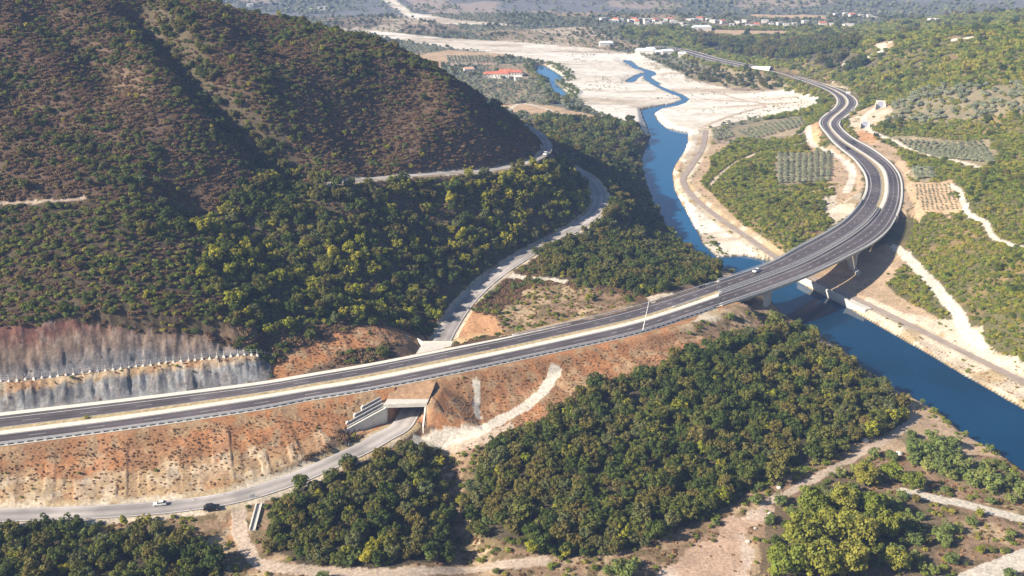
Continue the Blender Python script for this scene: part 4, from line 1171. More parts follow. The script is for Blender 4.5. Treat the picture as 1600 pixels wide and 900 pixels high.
# ------------------------------------------------------------------ vehicles
def car_parts(root, mat, L_=4.3, W_=1.8, H_=1.5, estate=False):
    hl, hw_ = L_ / 2, W_ / 2
    px = [-hl, -hl * 0.96, hl * 0.9, hl] 
    def loft(prof, mat, name, inset=0.0):
        # prof: (x, z) outline lofted across the width
        m = MB(); n_ = len(prof)
        V = [(x, -hw_ + inset, z) for x, z in prof] + [(x, hw_ - inset, z) for x, z in prof]
        Fq = [(i, (i + 1) % n_, n_ + (i + 1) % n_, n_ + i) for i in range(n_)] + [tuple(range(n_))[::-1], tuple(range(n_, 2 * n_))]
        m.add(V, Fq)
        return m.build(name, mat, root, bevel=0.06)
    loft([(-hl, .3), (hl, .3), (hl, .62), (hl * .93, .78), (hl * .42, .92), (-hl * .92, .95), (-hl, .75)], mat, "body")
    back = -hl * (.93 if estate else .86)
    loft([(hl * .42, .93), (hl * .10, H_ - .06), (back * .62, H_ - .05), (back, .95)], M_glass, "windows", 0.10)
    loft([(hl * .13, H_ - .07), (hl * .06, H_), (back * .66, H_), (back * .72, H_ - .07)], mat, "roof", 0.11)
    for sx in (-1, 1):
        for sy in (-1, 1):
            m = MB(); m.cyl((sx * hl * .62, sy * (hw_ - .2), .32), (sx * hl * .62, sy * (hw_ + .01), .32), .32, n=14)
            t = m.build("wheel", M_tyre, root)
            m = MB(); m.cyl((sx * hl * .62, sy * (hw_ - .1), .32), (sx * hl * .62, sy * (hw_ + .02), .32), .18, n=10); m.build("rim", M_steel, t)
    for sy in (-1, 1):
        m = MB(); m.box((hl * .985, sy * hw_ * .68, .62), (.08, .36, .14)); m.build("headlight", M_white, root)
        m = MB(); m.box((-hl * .995, sy * hw_ * .72, .74), (.06, .3, .16)); m.build("tail_light", rough_mat("red_lens", (.35, .02, .02), .1), root)
def road_z(px, py, z): return at(px, py, z)
def heading(P, p, rev=False):
    i = int(np.argmin(((P[:, :2] - p[:2]) ** 2).sum(1))); i = min(max(i, 1), len(P) - 2)
    d = P[i + 1] - P[i - 1]; return math.atan2(d[1], d[0]) + (math.pi if rev else 0), P[i, 2]
def put_car(px, py, P, z, mat, label, rev=False, sc=1.0, estate=False):
    p = at(px, py, z); h_, rz = heading(P, p, rev); p = at(px, py, rz + 0.02)
    r = empty("car", (p[0], p[1], rz + 0.02), h_); r.scale = (sc,) * 3; tag(r, label, "car")
    car_parts(r, mat, estate=estate)
put_car(331, 795.5, ROAD1, 9.2, M_black, "black estate car on the lower road by the gravel turn off", False, 1.25, True)
put_car(250, 789, ROAD1, 9.0, M_white, "white car on the lower road ahead of the black one", True, 1.0)
put_car(853, 241.5, ROAD2, 54, M_white, "white car parked on the hill road bend at the spur", False, 1.3)
put_car(1182, 424.5, HMR, 20, rough_mat("silver_paint", (0.62, 0.64, 0.68), .05, 1, .3, spec=.5), "silver car driving over the motorway bridge", True, 1.15)
put_car(1323, 232.5, HML, 20, M_black, "dark car on the inner carriageway past the bridge bend", False, 1.2)
put_car(1333, 223.5, HMR, 20, M_black, "dark car on the outer carriageway past the bridge bend", True, 1.2)

# ------------------------------------------------------------------ buildings
def house(px, py, w_, d_, h_, rz, label, roof=M_redroof, wall_m=M_wallw, cat="house", flat=False, group=None, name="house", wins=True):
    p = hit(px, py); r = empty(name, tuple(p), rz); tag(r, label, cat, group)
    m = MB(); m.box((0, 0, h_ / 2 - 0.5), (w_, d_, h_ + 1)); o = m.build("wall", wall_m, r)
    m = MB()
    ov = 0.5
    if flat:
        m.box((0, 0, h_ + 0.15), (w_ + .6, d_ + .6, .3))
    else:
        rh = d_ * 0.26
        x0, y0 = w_ / 2 + ov, d_ / 2 + ov
        m.add([(-x0, -y0, h_ - .1), (x0, -y0, h_ - .1), (x0, y0, h_ - .1), (-x0, y0, h_ - .1), (-x0 + d_ * .25, 0, h_ + rh), (x0 - d_ * .25, 0, h_ + rh)],
              [(0, 1, 5, 4), (1, 2, 5), (2, 3, 4, 5), (3, 0, 4), (3, 2, 1, 0)])
    ro = m.build("roof", roof, r)
    if not flat:
        m = MB(); m.box((w_ * .2, d_ * .12, h_ + d_ * .26), (.7, .7, 1.6)); m.build("chimney", wall_m, ro)
    if wins:
        nw = max(2, int(w_ / 3.2))
        for k in range(nw):
            x = -w_ / 2 + w_ * (k + .5) / nw
            m = MB(); m.box((x, -d_ / 2 - .02, h_ * .55), (1.1, .08, 1.3)); m.build("window", M_window, r)
        m = MB(); m.box((-w_ / 2 + w_ * .5 / nw + 1.5, -d_ / 2 - .03, 1.05), (1.0, .08, 2.1)); m.build("door", M_bark, r)
house(766, 120.5, 15, 9, 4.5, .1, "white farmhouse with a red hipped roof, westernmost of the riverside group")
house(784, 121.5, 18, 11, 5.5, -.05, "largest red roofed farmhouse in the middle of the riverside group")
house(803, 118, 20, 10, 4.5, .05, "long red roofed farm building at the right of the riverside group")
house(809, 125.5, 8, 7, 4.5, .2, "small white cottage in front of the long red roofed farm building", M_conc_white)
house(790, 115.5, 16, 8, 4, .05, "red roofed barn behind the riverside farmhouses")
house(733, 113, 13, 9, 4.5, .2, "pale roofed farmhouse beside the hill, left of the red roofed group", rough_mat("faded_tiles", (.52, .33, .24), .2, .4))
VIL = [(942,33,0),(957,35,0),(962,34.5,1),(970,34,0),(984,35,0),(991,34,1),(1000,33,0),(1009,35,0),(1017,34,0),(1024,35.5,1),(1029,39.5,0),(1035,38,0),(1040,33.5,0),(1047,33,1),(1063,41,0),(1070,43,0),(1077,33,0),(1085,33,0),(1093,32,1),
       (1107,32.5,0),(1122,35.5,0),(1129,37,1),(1143,42,0),(1152,37,0),(1162,35,0),(1170,43,0),(1182,42,1),(1205,40,0),(1218,40,0),(1228,41,0),(1241,40,0),(1285,41,1),(1300,41,0),(1321,42,0),(1328,42,0),(1305,26,0),(1321,25,0),(1331,26,1),(1345,28,0),(1358,28,0),(1366,30,0),(1455,34,0),(1463,34.5,0),
       (1010,39,0),(1052,37,0),(995,38,1),(1113,36,0),(1195,36,0),(1258,37,0)]
rr = random.Random(5)
M_vw = rough_mat("village_render", (0.60, 0.58, 0.54), 0.05, .3, .9)
for px, py, red in VIL:
    house(px, py, rr.uniform(7, 12), rr.uniform(6, 8), rr.uniform(4, 6), rr.uniform(-.5, .5),
          "tiny white red roofed house in the distant village" if red else "tiny white flat roofed house in the distant village",
          M_redroof if red else M_vw, M_vw, "house", not red, "red roofed village houses" if red else "flat roofed village houses", wins=False)
house(503, 16, 15, 10, 6, 0, "lone white farmhouse on the far plain beyond the hill ridge", M_vw, M_vw, flat=True, wins=False)
house(487, 18, 10, 8, 5, .2, "small white barn left of the lone farmhouse beyond the ridge", M_vw, M_vw, flat=True, wins=False)
house(391, 10, 13, 9, 5, .1, "white building at the plain's left edge next to the hill top", M_vw, M_vw, flat=True, wins=False)
SH = [(1007, 84, 26, 10, "longest pale blue roofed shed in the works by the river bed"), (1016, 82, 15, 9, "pale shed behind the longest shed of the works"), (1031, 86, 14, 9, "white shed in the middle of the river works"), (1043, 85, 16, 9, "white shed at the right of the river works"), (1066, 89, 11, 8, "small white hut set apart right of the river works"), (947, 72, 20, 10, "pale shed at the left of the river works yard"), (1096, 47, 30, 12, "long pale greenhouse below the village")]
M_shed = rough_mat("shed_sheet", (.62, .68, .72), .08, .3, .6)
for px, py, w_, d_, l in SH:
    house(px, py, w_, d_, 5, rr.uniform(-.2, .2), l, M_shed, M_vw, "shed", False, None, "shed", False)
def culvert(px, py, w_, h_, rz, label):
    p = hit(px, py); r = empty("culvert", tuple(p), rz); tag(r, label, "culvert")
    m = MB(); m.box((0, .6, h_ / 2 - .5), (w_, 1.2, h_ + 1)); m.build("headwall", M_conc, r)
    m = MB(); m.box((0, -.05, h_ * .45), (w_ * .6, .1, h_ * .8)); m.build("opening", M_bluegrey, r)
    for s_ in (-1, 1):
        m = MB(); m.box((s_ * (w_ / 2 + .3), -1.6, h_ * .3 - .4), (.5, 4, h_ * .8)); m.build("wing_wall", M_conc_white, r)
culvert(1375, 169, 8, 7, -.3, "pale culvert with blue grey face, the upper one right of the far bend")
culvert(1351, 199, 7, 6, -.3, "pale culvert with blue grey face, the lower one right of the far bend")
p = hit(1205, 110.5); tp_ = empty("tunnel_mouth", tuple(p), -.85); tag(tp_, "white tunnel mouth with a dark opening beside the far motorway", "tunnel")
m = MB()
for k in range(8):
    a0, a1 = math.pi * k / 8, math.pi * (k + 1) / 8
    def arc(x, r_, sc): return [(x, r_ * sc * math.cos(a0), (r_ + 1) * sc * math.sin(a0)), (x, r_ * sc * math.cos(a1), (r_ + 1) * sc * math.sin(a1))]
    i0, i1, o0, o1 = arc(-30, 3.4, .3), arc(0, 3.4, 1), arc(-30, 4.4, .35), arc(0, 4.4, 1)
    m.hexa([i0[0], i1[0], i1[1], i0[1]], [o0[0], o1[0], o1[1], o0[1]])
m.build("vault", M_conc, tp_)
m = MB(); m.box((-2.5, 0, 1.8), (.4, 6.2, 3.8)); m.build("opening_shade", M_black, tp_)  # black sheet stands in for the shade inside the vault

# ------------------------------------------------------------------ boulders lower right
def boulder(px, py, s_, label, seed):
    p = hit(px, py); bm = bmesh.new(); bmesh.ops.create_icosphere(bm, subdivisions=2, radius=1.0)
    q = random.Random(seed)
    for v in bm.verts:
        v.co *= 0.8 + q.random() * .35; v.co.z *= .7; v.co.x *= 1.2
    me = bpy.data.meshes.new("boulder"); bm.to_mesh(me); bm.free(); me.materials.append(M_rock)
    o = bpy.data.objects.new("boulder", me); COL.objects.link(o); o.location = p + [0, 0, s_ * .25]; o.scale = (s_,) * 3; o.rotation_euler.z = q.random() * 6
    tag(o, label, "boulder")
boulder(1203, 803, 0.84, "bright white boulder at the end of the reddish track", 1)
boulder(1217, 763, 0.78, "white boulder on the slope above the reddish track", 2)
boulder(1168, 847, 0.78, "white boulder at the left foot of the plane trees", 3)
boulder(1180, 826, 0.54, "flat pale stone left of the plane trees below the track", 4)
boulder(1352, 690, 1.32, "grey slab of rock beside the track at the wood edge", 5)
boulder(1405, 710, 1.32, "pale rock slab beside the river track among the willows", 6)

# ------------------------------------------------------------------ haze
hz = MB(); hz.hexa([(-2700, -400, -7), (2700, -400, -7), (2700, 3700, -7), (-2700, 3700, -7)], [(-2700, -400, 228), (2700, -400, 228), (2700, 3700, 228), (-2700, 3700, 228)])
hm = bpy.data.materials.new("haze_air"); hm.use_nodes = True; hn = hm.node_tree
hn.nodes.remove(hn.nodes["Principled BSDF"])
pv_ = hn.nodes.new("ShaderNodeVolumePrincipled"); pv_.inputs["Color"].default_value = (0.36, 0.54, 1.0, 1); pv_.inputs["Density"].default_value = 0.00015; pv_.inputs["Anisotropy"].default_value = 0.0
hn.links.new(pv_.outputs[0], hn.nodes["Material Output"].inputs["Volume"])
tag(hz.build("haze", hm), kind="stuff")

# ------------------------------------------------------------------ plants: meshes
def leaf_cloud(lumps, cards, card, rng, up_bias=0.25):
    """leaf clumps: small bent faces on and just inside the surface of several lumps"""
    rad = np.array([l[3] for l in lumps]); pr = rad ** 2 / (rad ** 2).sum()
    li = rng.choice(len(lumps), cards, p=pr)
    C_ = np.array([l[:3] for l in lumps])[li]; R_ = rad[li]
    d = rng.normal(size=(cards, 3)); d /= np.linalg.norm(d, axis=1, keepdims=True)
    low = d[:, 2] < -0.35; d[low, 2] *= -0.5
    d /= np.linalg.norm(d, axis=1, keepdims=True)
    rr_ = R_ * (0.78 + 0.30 * rng.random(cards) ** 0.7)
    P = C_ + d * rr_[:, None] * np.array([1, 1, 0.9])
    nrm = d + rng.normal(size=(cards, 3)) * 0.42; nrm[:, 2] += up_bias; nrm /= np.linalg.norm(nrm, axis=1, keepdims=True)
    t = np.cross(nrm, rng.normal(size=(cards, 3))); t /= np.linalg.norm(t, axis=1, keepdims=True)
    b = np.cross(nrm, t)
    s_ = card * (0.6 + 0.8 * rng.random(cards))[:, None]
    j = lambda: 0.75 + 0.5 * rng.random((cards, 1))
    V = np.stack([P + t * s_ * j() * 0.55, P + b * s_ * j() * 0.5 + nrm * s_ * .12, P - t * s_ * j() * 0.55, P - b * s_ * j() * 0.5 + nrm * s_ * .12], 1)
    tone_l = 0.8 + 0.45 * rng.random(len(lumps))
    tone = tone_l[li] * (0.82 + 0.36 * rng.random(cards))
    hue = rng.normal(size=cards) * 0.06
    tc = np.stack([tone * (1 + hue), tone, tone * (1 - hue * 1.5), np.ones(cards)], 1)
    return V.reshape(-1, 3), np.arange(cards * 4).reshape(-1, 4), np.repeat(tc, 4, axis=0)
def set_tone(me, tc):
    a_ = me.attributes.new("tone", 'FLOAT_COLOR', 'POINT'); a_.data.foreach_set("color", tc.astype(np.float32).ravel())
def crown_mesh(name, mat, rng, nl, cards, card, h0=0.25, hh=0.55, spread=0.30, rmin=0.16, rmax=0.30):
    """unit crown: about 1 wide; base of the plant at z=0"""
    lumps = [(0, 0, h0 + hh * .5, rmax * 1.05)]
    hh *= 0.85 + .4 * rng.random(); spread *= 0.85 + .3 * rng.random()
    for k in range(nl):
        a_ = 2 * math.pi * (k + rng.random()) / nl * 1.9; r_ = spread * math.sqrt(rng.random() * .8 + .2)
        lumps.append((r_ * math.cos(a_), r_ * math.sin(a_), h0 + hh * rng.random() ** .8 * (1 - .5 * r_ / spread * rng.random()), rmin + (rmax - rmin) * rng.random()))
    V, Fq, tc = leaf_cloud(lumps, cards, card, rng)
    me = mesh_np(name, V, Fq, mat, data_only=True); set_tone(me, tc)
    return me
def trunk_mesh(rng, h=0.5, r=0.035):
    m = MB(); lean = rng.normal(size=2) * .04
    top = (lean[0], lean[1], h)
    m.cyl((0, 0, -0.08), top, r, r * .6, 7)
    for k in range(4):
        a_ = 2 * math.pi * (k + rng.random() * .6) / 4
        m.cyl((lean[0] * .7, lean[1] * .7, h * .7), (math.cos(a_) * .25, math.sin(a_) * .25, h * 1.1 + .12), r * .45, r * .2, 5)
    me = mesh_np("trunk", m.v, m.f, M_bark, data_only=True)
    return me
LM = {
 'evergreen': leaf_mat("evergreen_leaves", [(0.05, (0.043, 0.064, 0.016)), (0.3, (0.078, 0.110, 0.022)), (0.5, (0.132, 0.143, 0.028)), (0.68, (0.179, 0.146, 0.038)), (0.82, (0.122, 0.146, 0.058)), (0.98, (0.215, 0.161, 0.048))]),
 'broadleaf': leaf_mat("yellow_green_leaves", [(0.1, (0.197, 0.235, 0.024)), (0.5, (0.294, 0.296, 0.031)), (0.9, (0.433, 0.377, 0.048))], 0.3),
 'plane': leaf_mat("plane_leaves", [(0.1, (0.146, 0.189, 0.029)), (0.5, (0.208, 0.231, 0.036)), (0.9, (0.293, 0.272, 0.053))], 0.3),
 'willow': leaf_mat("willow_leaves", [(0.1, (0.135, 0.184, 0.055)), (0.5, (0.189, 0.238, 0.066)), (0.9, (0.268, 0.285, 0.078))], 0.3),
 'olive': leaf_mat("olive_leaves", [(0.1, (0.187, 0.208, 0.131)), (0.5, (0.237, 0.259, 0.165)), (0.9, (0.287, 0.294, 0.186))], 0.15),
 'heather': leaf_mat("heather_twigs", [(0.05, (0.118, 0.076, 0.040)), (0.3, (0.178, 0.111, 0.060)), (0.5, (0.216, 0.125, 0.072)), (0.7, (0.188, 0.136, 0.058)), (0.95, (0.243, 0.167, 0.085))], 0.1, 0.03),
 'bush': leaf_mat("dark_bush_leaves", [(0.1, (0.071, 0.105, 0.028)), (0.5, (0.119, 0.155, 0.035)), (0.9, (0.189, 0.197, 0.039))]),
 'maquis': leaf_mat("maquis_leaves", [(0.1, (0.125, 0.176, 0.029)), (0.4, (0.192, 0.230, 0.036)), (0.65, (0.267, 0.259, 0.044)), (0.9, (0.335, 0.280, 0.058))], 0.2, 0.025),
 'tuft': leaf_mat("dry_tufts", [(0.1, (0.246, 0.134, 0.066)), (0.5, (0.334, 0.193, 0.098)), (0.9, (0.387, 0.269, 0.148))], 0.2, 0.06),
}
prng = np.random.default_rng(21)
PROTO = {}
fine = lambda k, q: k in ('evergreen', 'broadleaf', 'plane', 'willow') and q % 2 == 1
for k, (n_, nl, cards, card, kw) in {
    'evergreen': (12, 24, 1150, 0.082, dict(h0=.24, hh=.56, spread=.36, rmin=.09, rmax=.21)), 'broadleaf': (8, 18, 900, 0.085, dict(h0=.28, hh=.62, spread=.32, rmin=.10, rmax=.22)),
    'plane': (4, 34, 2600, 0.066, dict(h0=.3, hh=.62, spread=.36, rmin=.10, rmax=.20)), 'willow': (5, 18, 900, 0.08, dict(h0=.2, hh=.52, spread=.34, rmin=.10, rmax=.2)),
    'olive': (5, 9, 380, 0.12, dict(h0=.26, hh=.34, spread=.26)), 'heather': (8, 16, 230, 0.12, dict(h0=.05, hh=.16, spread=.42, rmin=.09, rmax=.17)),
    'bush': (8, 12, 280, 0.125, dict(h0=.16, hh=.34, spread=.30)), 'maquis': (8, 13, 270, 0.12, dict(h0=.12, hh=.28, spread=.36, rmin=.11, rmax=.22)),
    'tuft': (4, 5, 44, 0.26, dict(h0=.08, hh=.16, spread=.34, rmin=.12, rmax=.2))}.items():
    PROTO[k] = [crown_mesh("crown" if k in ('evergreen', 'broadleaf', 'plane', 'willow', 'olive') else "foliage", LM[k], prng, nl * (3 if fine(k, q_) else 1), cards, card * (.92 if fine(k, q_) else 1), **({**kw, 'rmin': .06, 'rmax': .13, 'spread': .40} if fine(k, q_) else kw)) for q_ in range(n_)]
TRUNKS = [trunk_mesh(prng) for _ in range(3)]
PCOL = {}
for k, ms in PROTO.items():
    c = bpy.data.collections.new("source_" + k)          # never linked to the scene
    for me in ms: c.objects.link(bpy.data.objects.new(k + "_source", me))
    PCOL[k] = c

# ------------------------------------------------------------------ plants: where they grow
AREA = (GD ** 2) * ((LD1 - LD0) / (NR - 1)) * ((TH1 - TH0) / (NT - 1))
fov = np.abs(TH) < math.radians(36)
clear = (~road_mask) & (sd_river > 2.0) & (sd_pond > 1.0) & ~((dH < hwH + 4.2) & ~on_bridge) & ~((dH < hwH + 3) & on_bridge) & (d1 > 6.4) & (d2 > 5.2) & (d3 > 4.5) & (trk_d > 0.8) & ~((tu > -14) & (tu < UPLEN + 6) & (d1 < 16))
nA = fbm(GX, GY, 38, 4, 61.0); nB = fbm(GX, GY, 16, 3, 62.0)
farf = 1 + 1.4 * sstep(650, 1300, GD)          # plants of the far slopes: drawn larger and fewer
plants = {k: [] for k in PROTO}
def scatter(kind, dens, smin, smax, mask, minsep=0.0, squash=(0.85, 1.15), farscale=True):
    w_ = (dens * mask * clear * fov * AREA / 100.0)
    if farscale: w_ = w_ / farf ** 2
    tot = w_.sum(); n_ = RNG.poisson(tot)
    if n_ == 0: return
    c = np.cumsum(w_.ravel()); q = np.searchsorted(c, RNG.random(n_) * c[-1]); q = np.minimum(q, NR * NT - 1)
    i, j = np.divmod(q, NT)
    l = ld[i] + (RNG.random(n_) - .5) * (ld[1] - ld[0]); t = th[j] + (RNG.random(n_) - .5) * (th[1] - th[0])
    x = np.exp(l) * np.sin(t); y = np.exp(l) * np.cos(t)
    s_ = smin + (smax - smin) * RNG.random(n_) ** 1.4
    if farscale: s_ = s_ * farf[i, j]
    if minsep:
        key = (np.floor(x / minsep).astype(np.int64) * 100003 + np.floor(y / minsep).astype(np.int64))
        _, u = np.unique(key, return_index=True)
        x, y, s_, i, j = x[u], y[u], s_[u], i[u], j[u]
    z = hgt(x, y) - 0.03 * s_
    plants[kind].append(np.column_stack([x, y, z, s_, s_ * (squash[0] + (squash[1] - squash[0]) * RNG.random(len(x))), Z[i, j]]))
z_ = lambda *k: np.isin(Z, k)
# left hill
scatter('heather', 32, 1.6, 3.8, z_(1)); scatter('maquis', 2.2, 1.2, 2.4, z_(1))
scatter('bush', 1.0 + 9 * sstep(.47, .58, nA) + 3.5 * sstep(.55, .66, nB), 1.7, 3.8, z_(1))
scatter('evergreen', .12 + 1.3 * sstep(.55, .66, nA), 3.2, 5.5, z_(1), 2.2)
scatter('broadleaf', .05 + .28 * sstep(.5, .62, nB), 1.8, 3.8, z_(1), 2)
scatter('heather', 14, 1.8, 3.4, z_(15)); scatter('maquis', 4, 1.5, 3, z_(15)); scatter('evergreen', 4.2, 3.6, 6.2, z_(15), 2.4); scatter('bush', 4, 2, 3.5, z_(15))
scatter('evergreen', 2.7, 4.2, 7.2, z_(3), 2.8, (.95, 1.25)); scatter('broadleaf', .35 + 2.4 * sstep(.42, .56, nA), 3.8, 6.6, z_(3), 2.8, (.95, 1.25)); scatter('bush', 6, 1.8, 3.4, z_(3)); scatter('heather', 11, 1.6, 3.2, z_(3)); scatter('maquis', 6, 1.8, 3.6, z_(3))
scatter('heather', 15, 1.8, 3.6, z_(27)); scatter('bush', 5 + 5 * sstep(.45, .6, nB), 1.7, 3.6, z_(27)); scatter('maquis', 6, 1.6, 3.2, z_(27)); scatter('broadleaf', .15 + 1.1 * sstep(.52, .60, nA), 1.8, 3.4, z_(27), 1.8); scatter('evergreen', .2 + 2.2 * sstep(.5, .6, fbm(GX, GY, 30, 3, 71.0)), 3, 5.2, z_(27), 2.2)
# woods
scatter('evergreen', .55, 6.0, 8.6, z_(2), 5)
scatter('evergreen', 9, 2.8, 6.4, z_(2), 1.9, (.9, 1.3)); scatter('broadleaf', .45, 3.0, 5.2, z_(2), 2.5); scatter('willow', .35, 3.0, 5.6, z_(2), 2.5); scatter('bush', 4, 1.8, 3.2, z_(2)); scatter('maquis', 2.6, 1.8, 3.2, z_(2))
scatter('evergreen', 2.0, 4.0, 6.5, z_(13), 2.8); scatter('willow', .8, 4.0, 6.0, z_(13), 2.8); scatter('bush', 3, 2, 3.6, z_(13)); scatter('heather', 5, 1.6, 3, z_(13)); scatter('maquis', 3, 1.8, 3.4, z_(13))
scatter('willow', 4.4, 4.5, 8.5, z_(16), 2.8); scatter('maquis', 3, 1.5, 3, z_(16))
scatter('maquis', 2.5 + 4 * sstep(.5, .62, nB), 1.2, 2.8, z_(17)); scatter('heather', 5, .9, 2.0, z_(17)); scatter('bush', .9, 1.2, 2.8, z_(17)); scatter('tuft', 9, .8, 1.6, z_(17)); scatter('willow', .25 + .7 * (GX > 120), 2.5, 5.5, z_(17), 3); scatter('broadleaf', .16, 2.4, 4.5, z_(17))
scatter('tuft', 44, .5, 1.2, z_(5)); scatter('heather', .8, .7, 1.4, z_(5)); scatter('bush', .10, .9, 2.0, z_(5)); scatter('tuft', 10, .6, 1.2, z_(22, 18) & (GD < 480))
scatter('tuft', 24, .5, 1.2, z_(7)); scatter('maquis', .7, .8, 1.8, z_(7)); scatter('tuft', 1.2, .6, 1.2, z_(9, 10)); scatter('bush', .25, .8, 1.6, z_(9, 10))
scatter('tuft', 2, .7, 1.4, z_(18, 19, 12, 11)); scatter('maquis', .5 + 1.6 * sstep(.55, .66, nB), 1.0, 2.4, z_(18, 19)); scatter('maquis', .15, .8, 1.8, z_(11) & (GD < 500))
scatter('willow', 2.2, 3.5, 6.5, z_(24), 2.8); scatter('evergreen', .8, 3.5, 6, z_(24), 2.8); scatter('maquis', 4, 1.2, 2.8, z_(24)); scatter('bush', 2, 1.2, 2.6, z_(24))
scatter('maquis', 7, 1.2, 2.6, (sd_river > 2) & (sd_river < 8) & left_of & (GD < 900)); scatter('willow', 1.2, 2.5, 4.5, (sd_river > 2) & (sd_river < 9) & left_of & (GD < 900), 2.5); scatter('tuft', 6, .6, 1.3, (sd_river > 2) & (sd_river < 7) & right_of & (GD < 700)); scatter('maquis', .9, .8, 1.8, (sd_river > 2) & (sd_river < 7) & right_of & (GD < 800))
scatter('maquis', 5, 1.4, 3.0, z_(17) & in_poly(wpoly([(1140,800),(1180,745),(1330,700),(1420,720),(1300,740),(1210,780)]), GX, GY)); scatter('willow', 1.2, 3, 5, z_(17) & in_poly(wpoly([(1140,800),(1180,745),(1330,700),(1420,720),(1300,740),(1210,780)]), GX, GY), 2.5)
scatter('maquis', 1.6 * sstep(.5, .6, n60), 1, 2.2, z_(6) & (GD > 600) & (GD < 1500), 0, farscale=False)
# right bank and hills
scatter('maquis', 19, 1.9, 3.6, z_(4)); scatter('bush', 1.2 + 5.5 * sstep(.50, .64, nA), 1.9, 3.8, z_(4)); scatter('evergreen', .12 + .9 * sstep(.56, .68, nA), 3, 5, z_(4), 2.5); scatter('broadleaf', .10, 2.2, 4.2, z_(4))
# valley: hedges, orchards, scrub; pale olives chosen to imitate haze
dark_f = np.isin(hsh % 8, (1, 4, 7)); mid_f = np.isin(hsh % 8, (0, 3))
pl_ = z_(0) & (GD > 620)
scatter('evergreen', .05 + .6 * sstep(.58, .68, n60), 4, 7, pl_, 0, farscale=False); scatter('olive', .35 + 1.2 * mid_f, 3.6, 5.2, pl_, 0, farscale=False); scatter('olive', .9 * dark_f, 4, 6, pl_, 0, farscale=False); scatter('evergreen', .35 * dark_f, 4, 7, pl_, 0, farscale=False); scatter('maquis', .8, 2, 4, pl_, 0, farscale=False)
scatter('olive', .10 + .4 * sstep(.45, .6, fbm(GX, GY, 120, 4, 51.0)), 5, 10, z_(14) & (GD < 2900), 0, farscale=False)
scatter('maquis', .15 * sstep(.55, .68, n14), 1.0, 2.0, z_(6) & (GD < 1300), 0, farscale=False)
scatter('olive', 3.4, 3.2, 4.8, z_(25), 2.5); scatter('maquis', 5, 2, 3.4, z_(25)); scatter('evergreen', 3.2, 4, 6.5, z_(26), 0); scatter('bush', 5, 2, 3.6, z_(26))
scatter('maquis', 3, 2, 4, (sd_pond > 1) & (sd_pond < 14), 0, farscale=False); scatter('willow', 1.2, 4, 6, (sd_pond > 1) & (sd_pond < 16), 0, farscale=False)
scatter('evergreen', 1.6, 4, 7, z_(8) & in_poly(wpoly(G_H), GX, GY), 0, farscale=False); scatter('olive', 2.6, 3.6, 5.2, z_(8) & in_poly(wpoly(G_G), GX, GY), 3.5, farscale=False)

def grove(quad, nu, nv, size, jit=.5, kind='olive', zid=8, keep=1.0):
    """regular planting in the quadrilateral given by four photo points"""
    Q = [hit(*p) for p in quad]
    rows = []
    for i in range(nu):
        for j in range(nv):
            u, v = (i + .5) / nu, (j + .5) / nv
            p = (Q[0] * (1 - u) + Q[1] * u) * (1 - v) + (Q[3] * (1 - u) + Q[2] * u) * v
            if RNG.random() > keep: continue
            x, y = p[0] + RNG.normal() * jit * .4, p[1] + RNG.normal() * jit * .4
            gi = gidx(np.array([x]), np.array([y]))
            if road_mask[gi][0] or dH[gi][0] < hwH[gi][0] + 5: continue
            s_ = size * (.85 + .35 * RNG.random())
            rows.append([x, y, float(hgt(x, y)) - .05, s_, s_ * (.8 + .2 * RNG.random()), zid])
    plants[kind].append(np.array(rows))
grove([(1214,242), (1300,240), (1298,284), (1214,288)], 9, 14, 4.0, zid=101)
grove([(1396,218), (1536,221), (1556,257), (1474,250)], 14, 9, 4.0, zid=102)
grove([(1150,207), (1252,184), (1258,195), (1175,219)], 13, 10, 3.7, zid=103)
grove([(1110,206), (1135,203), (1150,214), (1118,222)], 5, 4, 4.2, zid=103)
grove([(1425,264), (1454,266), (1462,281), (1430,283)], 4, 4, 5.2, zid=104)
grove([(1428,288), (1484,286), (1500,330), (1430,340)], 9, 14, 1.5, zid=105)
grove([(697,89), (771,89), (775,99), (701,101)], 14, 6, 4.5, zid=106)

# ------------------------------------------------------------------ plants: individuals and masses
def visible(P):
    """in the frame and not behind ground"""
    px, py, zc = proj(P[:, :3] + np.array([0, 0, 1]) * P[:, 4:5] * .6)
    ok = (px > -15) & (px < 1615) & (py > -8) & (py < 925)
    t = np.linspace(.05, .985, 60)
    for tt in t:
        Qx, Qy = P[:, 0] * tt, P[:, 1] * tt
        zz = CAM_H + (P[:, 2] + P[:, 4] * .8 - CAM_H) * tt
        ok &= (hgt(Qx, Qy) < zz + .5) | (np.hypot(Qx, Qy) < 170)
    return ok
PN = {'evergreen': ("evergreen_tree", "tree"), 'broadleaf': ("broadleaf_tree", "tree"), 'willow': ("willow_tree", "tree"), 'olive': ("olive_tree", "olive tree"),
      'heather': ("heather_bush", "bush"), 'bush': ("evergreen_bush", "bush"), 'maquis': ("maquis_bush", "bush")}
DESC = {'evergreen': "dark green evergreen tree", 'broadleaf': "yellow green broadleaf tree", 'willow': "pale green willow like tree", 'olive': "round grey green olive tree",
        'heather': "low brown heather bush", 'bush': "low dark green bush", 'maquis': "olive green maquis bush"}
